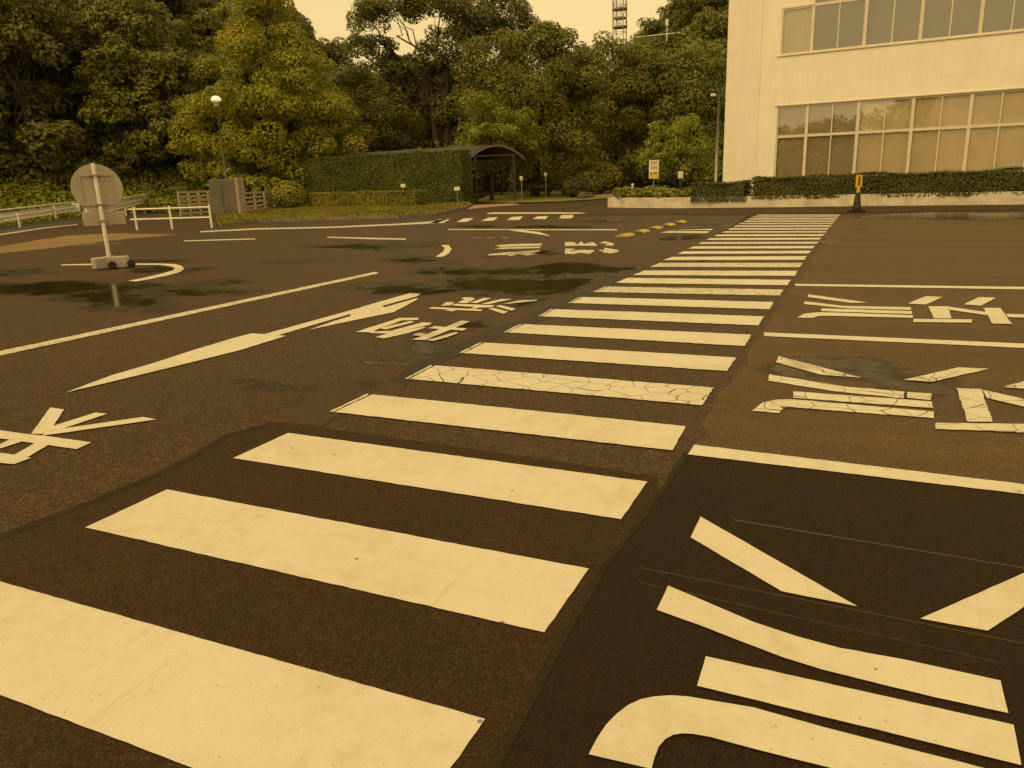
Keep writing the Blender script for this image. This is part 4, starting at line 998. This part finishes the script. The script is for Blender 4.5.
# ------------------------------------------------------------------ small signs and posts
def plate_post(px, d_, ztop, w, h, label, group=None, name='marker_post', dz=0., thick=.03):
    b = foot(px, d_); b[2] = dz; rz = math.atan2(-HF[1], -HF[0])+math.pi/2
    r_ = empty(name, b, rz); tag(r_, label, 'marker post', group)
    mb = MB(); mb.tube([(0, .02, 0), (0, .02, ztop-h/2-dz)], .018, 8); mb.build('post', M['grey_metal'], r_)
    mb = MB(); mb.box((0, -.005, ztop-h/2-dz), (w, thick, h)); mb.build('plate', M['sign_white'], r_, bevel=.006); return r_
plate_post(404, 40.5, 1.22, .24, .17, 'small white marker plate above the low clipped hedge')
plate_post(457.5, 38.5, 1.0, .27, .17, 'small white marker plate on a stick at the right end of the tall hedge')
def garden_light(px, d_, zt, label):
    r_ = empty('garden_light', foot(px, d_)); tag(r_, label, 'garden light')
    mb = MB(); mb.tube([(0, 0, 0), (0, 0, zt-.2)], .025, 8); mb.build('post', M['grey_metal'], r_)
    mb = MB(); mb.lathe([(.06, -.2), (.10, -.16), (.10, -.05), (.12, -.04), (.03, .02)], (0, 0, zt), 14); mb.build('lamp_head', M['lamp'], r_, smooth=True)
garden_light(522, 43, 1.35, 'small garden light on a stem right of the shelter arch'); garden_light(546, 47, 1.5, 'garden light farther back near the light shrub')
# notice board
b = foot(653.5, 32.6); rz = math.atan2(-HF[1], -HF[0])+math.pi/2
nb = empty('notice_board', (b[0], b[1], .33), rz); tag(nb, 'upright white notice board with red writing over a yellow panel', 'sign')
k = 32.6/F; zt = at(653, 160.2, 32.6)[2]-.33; zb = at(653, 178.6, 32.6)[2]-.33; w = 9.4*k; hh = zt-zb
mb = MB(); mb.tube([(0, .05, 0), (0, .05, zb+.2)], .02, 8); mb.build('post', M['grey_metal'], nb)
mb = MB(); mb.box((0, 0, (zt+zb)/2), (w, .05, hh)); mb.build('board', M['sign_white'], nb, bevel=.008)
mb = MB(); mb.box((0, -.029, zb+hh*.20), (w*.9, .006, hh*.32)); mb.build('yellow_panel', M['yellow'], nb)
mb = MB()
for j, zf in enumerate((.86, .60)):       # two rows of red characters made of strokes
    for i in (-1, 0, 1) if j == 0 else (-1, 0, 1):
        x = i*w*.24
        for dz in (-.07, 0, .07): mb.box((x, -.029, zb+hh*(zf+dz)), (w*.2, .006, hh*.028))
        mb.box((x+(w*.05 if j else -w*.05), -.0295, zb+hh*zf), (w*.04, .007, hh*.17))
mb.build('lettering', M['red'], nb)
mb = MB()
for i, x in enumerate((-.34, -.2, .02, .16, .28)): mb.box((x*w, -.034, zb+hh*(.32-.02*(i % 2))), (w*.07, .006, hh*.10))
mb.box((-.3*w, -.034, zb+hh*.22), (w*.05, .006, hh*.08)); mb.build('small_print', M['ink'], nb)
b = foot(680, 32); r_ = empty('light_bollard', (b[0], b[1], .33)); tag(r_, 'slim bollard with a pale square head among the planter shrubs', 'bollard')
zt = at(680, 171.5, 32)[2]-.33
mb = MB(); mb.tube([(0, 0, 0), (0, 0, zt-.28)], .05, 10); mb.build('post', M['dark_metal'], r_)
mb = MB(); mb.box((0, 0, zt-.14), (.20, .16, .28), YAW); mb.build('head', M['frame'], r_, bevel=.03)
b = foot(632.5, 36); r_ = empty('white_stub_post', (b[0], b[1], 0)); tag(r_, 'short white post by the garden path left of the notice board', 'bollard')
zt = at(632.5, 183.5, 36)[2]
mb = MB(); mb.lathe([(.06, 0), (.06, zt-.04), (.045, zt-.005), (.01, zt)], n=14); mb.build('post', M['white_metal'], r_)
mb = MB(); mb.lathe([(.0615, zt-.14), (.0615, zt-.09)], n=14); mb.build('band', M['grey_metal'], r_)
# lamp pole next to the building
b = foot(715.3, 34); zt = at(717.5, 94, 34)[2]
r_ = empty('lamp_pole', b); tag(r_, 'plain grey lamp pole with a small camera head beside the building corner', 'pole')
mb = MB(); mb.tube([(0, 0, 0), (0, 0, zt)], [.075, .055], 12); mb.build('pole', M['grey_metal'], r_, smooth=True)
mb = MB(); mb.tube([(0, 0, zt-.06), tuple(-HR*.20+np.array([0, 0, zt-.02]))], .025, 8); mb.build('arm', M['grey_metal'], r_)
mb = MB(); mb.box(-HR*.24+np.array([0, 0, zt-.03]), (.2, .12, .12), YAW); mb.build('head', M['frame'], r_, bevel=.02)
# black cone with its yellow holder
c = gp(856.5, 211.8); rz = math.atan2(-HF[1], -HF[0])+math.pi/2; d_ = (c@HF); k = d_/F
cn = empty('barrier_stand', c, rz); cn.scale = (.80, .80, .87); tag(cn, 'black weighted cone stand carrying a yellow sensor holder in front of the planter', 'cone')
mb = MB(); mb.box((0, 0, .035), (.52, .44, .07)); mb.build('base', M['cone'], cn, bevel=.02)
mb = MB(); mb.lathe([(.17, .07), (.155, .12), (.085, .62), (.06, .66)], n=20); mb.build('cone', M['cone'], cn, smooth=True)
mb = MB(); mb.lathe([(.055, .66), (.06, .70), (.06, .80), (.04, .83)], n=14); mb.build('neck', M['yellow'], cn)
mb = MB()
for x0, x1, z0, z1 in ((-.10, .10, .83, .89), (-.10, .10, 1.20, 1.25), (-.10, -.055, .89, 1.20), (.045, .10, .89, 1.20)): mb.box(((x0+x1)/2, 0, (z0+z1)/2), (x1-x0, .10, z1-z0))
mb.build('holder', M['yellow'], cn)
mb = MB(); mb.box((-.005, .0, 1.045), (.1, .06, .31)); mb.build('sensor', M['purple'], cn, bevel=.01)
# speed bump
A, B = gp(621, 237.0), gp(682, 222.0); d3 = B-A; L = np.linalg.norm(d3)
sb = empty('speed_bump', A, math.atan2(d3[1], d3[0])); tag(sb, 'yellow and black striped speed bump on the asphalt', 'speed bump')
prof = [(-.16, .004), (-.125, .03), (-.06, .048), (0, .052), (.06, .048), (.125, .03), (.16, .004)]; NSEG = 9
for i in range(NSEG):
    x0, x1 = L*i/NSEG+.004, L*(i+1)/NSEG-.004; n = len(prof); sk = .0
    mb = MB(); mb.add([(x0, y, z) for y, z in prof]+[(x1, y, z) for y, z in prof], [(k, k+1, n+k+1, n+k) for k in range(n-1)]+[tuple(range(n-1, -1, -1)), tuple(range(n, 2*n))])
    mb.build('yellow_segment' if i % 2 == 0 else 'black_segment', M['bump_yellow'] if i % 2 == 0 else M['bump_black'], sb)

# ------------------------------------------------------------------ antenna tower, hillside railing, overhead cables
b = foot(619.5, 125); zb = at(620, 70, 125)[2]; zt = at(620, -22, 125)[2]
tw = empty('antenna_tower', (b[0], b[1], zb-4)); tag(tw, 'lattice antenna tower with ring platforms against the pale sky', 'tower')
h = zt-zb+4; r_ = .85
for sx, sy in ((-1, -1), (1, -1), (1, 1), (-1, 1)):
    mb = MB(); mb.tube([(sx*r_*1.2, sy*r_*1.2, 0), (sx*r_*.75, sy*r_*.75, h)], .06, 6); mb.build('leg', M['tower'], tw)
mb = MB(); n = 9
for i in range(n):
    z0, z1 = h*i/n, h*(i+1)/n; q0 = r_*(1.2-.45*i/n); q1 = r_*(1.2-.45*(i+1)/n); cs = ((-1, -1), (1, -1), (1, 1), (-1, 1))
    for j in range(4):
        a_, b_ = cs[j], cs[(j+1) % 4]; mb.tube([(a_[0]*q0, a_[1]*q0, z0), (b_[0]*q1, b_[1]*q1, z1)], .03, 4); mb.tube([(a_[0]*q1, a_[1]*q1, z1), (b_[0]*q1, b_[1]*q1, z1)], .03, 4)
mb.build('bracing', M['tower'], tw)
for y in (28, 19, 10):
    z = at(620, y, 125)[2]-zb+4; mb = MB(); mb.lathe([(1.15 if y != 19 else .9, 0), (1.15 if y != 19 else .9, .22), (.3, .22)], (0, 0, z), 16)
    for q in range(8):
        t = q*math.pi/4; mb.tube([(1.1*math.cos(t), 1.1*math.sin(t), z), (1.1*math.cos(t), 1.1*math.sin(t), z+1.1)], .04, 4)
    mb.build('platform', M['tower'], tw)
for x, y in ((-1.1, 0), (.3, -1.0), (.8, .6)):
    mb = MB(); mb.tube([(x, y, at(620, 28, 125)[2]-zb+4), (x, y, h+1)], .05, 5); mb.build('mast', M['tower'], tw)
A, B = at(636, 37.5, 100), at(742, 23.5, 97)
rl = empty('hillside_railing', (A[0], A[1], A[2]-5)); tag(rl, 'pale pipe railing crossing the hill left of the building roof', 'railing')
o_ = np.array([A[0], A[1], A[2]-5])
mb = MB(); mb.tube([A-o_, (A+B)/2-o_+np.array([0, 0, -.1]), B-o_], .06, 6); mb.build('rail', M['white_metal'], rl)
for t, dn in ((.02, 1.2), (.3, 4.5), (.62, 2), (.86, 2.0)):
    p = A+(B-A)*t-o_; mb = MB(); mb.tube([p+np.array([0, 0, .02 if t != .3 else 1.0]), p-np.array([0, 0, dn])], .07 if t < .8 else .10, 6); mb.build('post', M['white_metal'], rl)
p = A+(B-A)*.3-o_; mb = MB(); mb.box(p+np.array([0, 0, 1.2]), (.35, .35, .7)); mb.build('lamp_box', M['white_metal'], rl)
for (p, q), w_ in (((( -80, -2), (262, 34)), 'highest'), (((-80, 16), (262, 45)), 'second'), (((-80, 44), (262, 50)), 'third'), (((-80, 67), (262, 88)), 'lowest')):
    a_, b_ = at(*p, 50), at(*q, 57); mb = MB(); mb.tube([a_*(1-t)+b_*t-np.array([0, 0, .9*4*t*(1-t)])-a_ for t in np.linspace(0, 1, 14)], .013, 5)
    tag(mb.build('overhead_cable', M['cable'], loc=a_), f'{w_} of the four thin cables crossing the left forest', 'cable', 'overhead cables')
# boulders by the garden path
for px, d_, r in ((583, 45, .35), (590, 46, .28)):
    b = foot(px, d_); mb = MB(); mb.lathe([(r*.8, 0), (r, r*.4), (r*.75, r*.9), (r*.2, r*1.15)], n=9); mb.v = [tuple(np.array(v)*RNG.uniform(.88, 1.12, 3)) for v in mb.v]
    tag(mb.build('boulder', M['stone'], loc=b, rz=r*9), 'larger dark boulder beside the garden bushes' if r > .3 else 'smaller dark boulder at the garden path corner', 'boulder')

# ------------------------------------------------------------------ light: a dull sky with the warm cast of the photograph
SUN_EL, SUN_AZ = math.radians(42), math.radians(200)
w = bpy.data.worlds.new('World'); S.world = w; w.use_nodes = True
nt = w.node_tree; nt.nodes.clear()
sky = nt.nodes.new('ShaderNodeTexSky'); sky.sky_type = 'NISHITA'; sky.sun_disc = False; sky.sun_elevation = SUN_EL; sky.sun_rotation = SUN_AZ; sky.dust_density = 5; sky.air_density = 1.5
hs = nt.nodes.new('ShaderNodeHueSaturation'); hs.inputs['Saturation'].default_value = .15; nt.links.new(sky.outputs[0], hs.inputs['Color'])
tc = nt.nodes.new('ShaderNodeTexCoord'); nz = nt.nodes.new('ShaderNodeTexNoise'); nz.inputs['Scale'].default_value = 2.2; nz.inputs['Detail'].default_value = 5
mp = nt.nodes.new('ShaderNodeMapping'); mp.inputs['Scale'].default_value = (1, 1, 3); nt.links.new(tc.outputs['Generated'], mp.inputs[0]); nt.links.new(mp.outputs[0], nz.inputs['Vector'])
rp = nt.nodes.new('ShaderNodeValToRGB'); rp.color_ramp.elements[0].position = .3; rp.color_ramp.elements[0].color = (8.6, 8.6, 8.6, 1); rp.color_ramp.elements[1].position = .7; rp.color_ramp.elements[1].color = (9.8, 9.8, 9.8, 1)
nt.links.new(nz.outputs[0], rp.inputs[0])
mx = nt.nodes.new('ShaderNodeMix'); mx.data_type = 'RGBA'; mx.inputs[0].default_value = .8; nt.links.new(hs.outputs[0], mx.inputs[6]); nt.links.new(rp.outputs[0], mx.inputs[7])
ti = nt.nodes.new('ShaderNodeMix'); ti.data_type = 'RGBA'; ti.blend_type = 'MULTIPLY'; ti.inputs[0].default_value = 1; nt.links.new(mx.outputs[2], ti.inputs[6]); ti.inputs[7].default_value = (1, .73, .325, 1)
bg = nt.nodes.new('ShaderNodeBackground'); bg.inputs[1].default_value = .12; nt.links.new(ti.outputs[2], bg.inputs[0])
wo = nt.nodes.new('ShaderNodeOutputWorld'); nt.links.new(bg.outputs[0], wo.inputs[0])
ld = bpy.data.lights.new('sun', 'SUN'); ld.energy = 1.15; ld.angle = math.radians(40); ld.color = (1, .72, .31)
sun = bpy.data.objects.new('sun', ld); COL.objects.link(sun)
dv = Vector((math.cos(SUN_EL)*math.sin(SUN_AZ), math.cos(SUN_EL)*math.cos(SUN_AZ), math.sin(SUN_EL)))
sun.rotation_euler = (-dv).to_track_quat('-Z', 'Y').to_euler()

vs = S.view_settings; vs.view_transform = 'Standard'; vs.look = 'None'; vs.gamma = 1; vs.exposure = 0.; vs.use_curve_mapping = False
S.cycles.max_bounces = 6; S.cycles.transparent_max_bounces = 6; S.cycles.diffuse_bounces = 3; S.cycles.glossy_bounces = 3; S.cycles.use_denoising = True
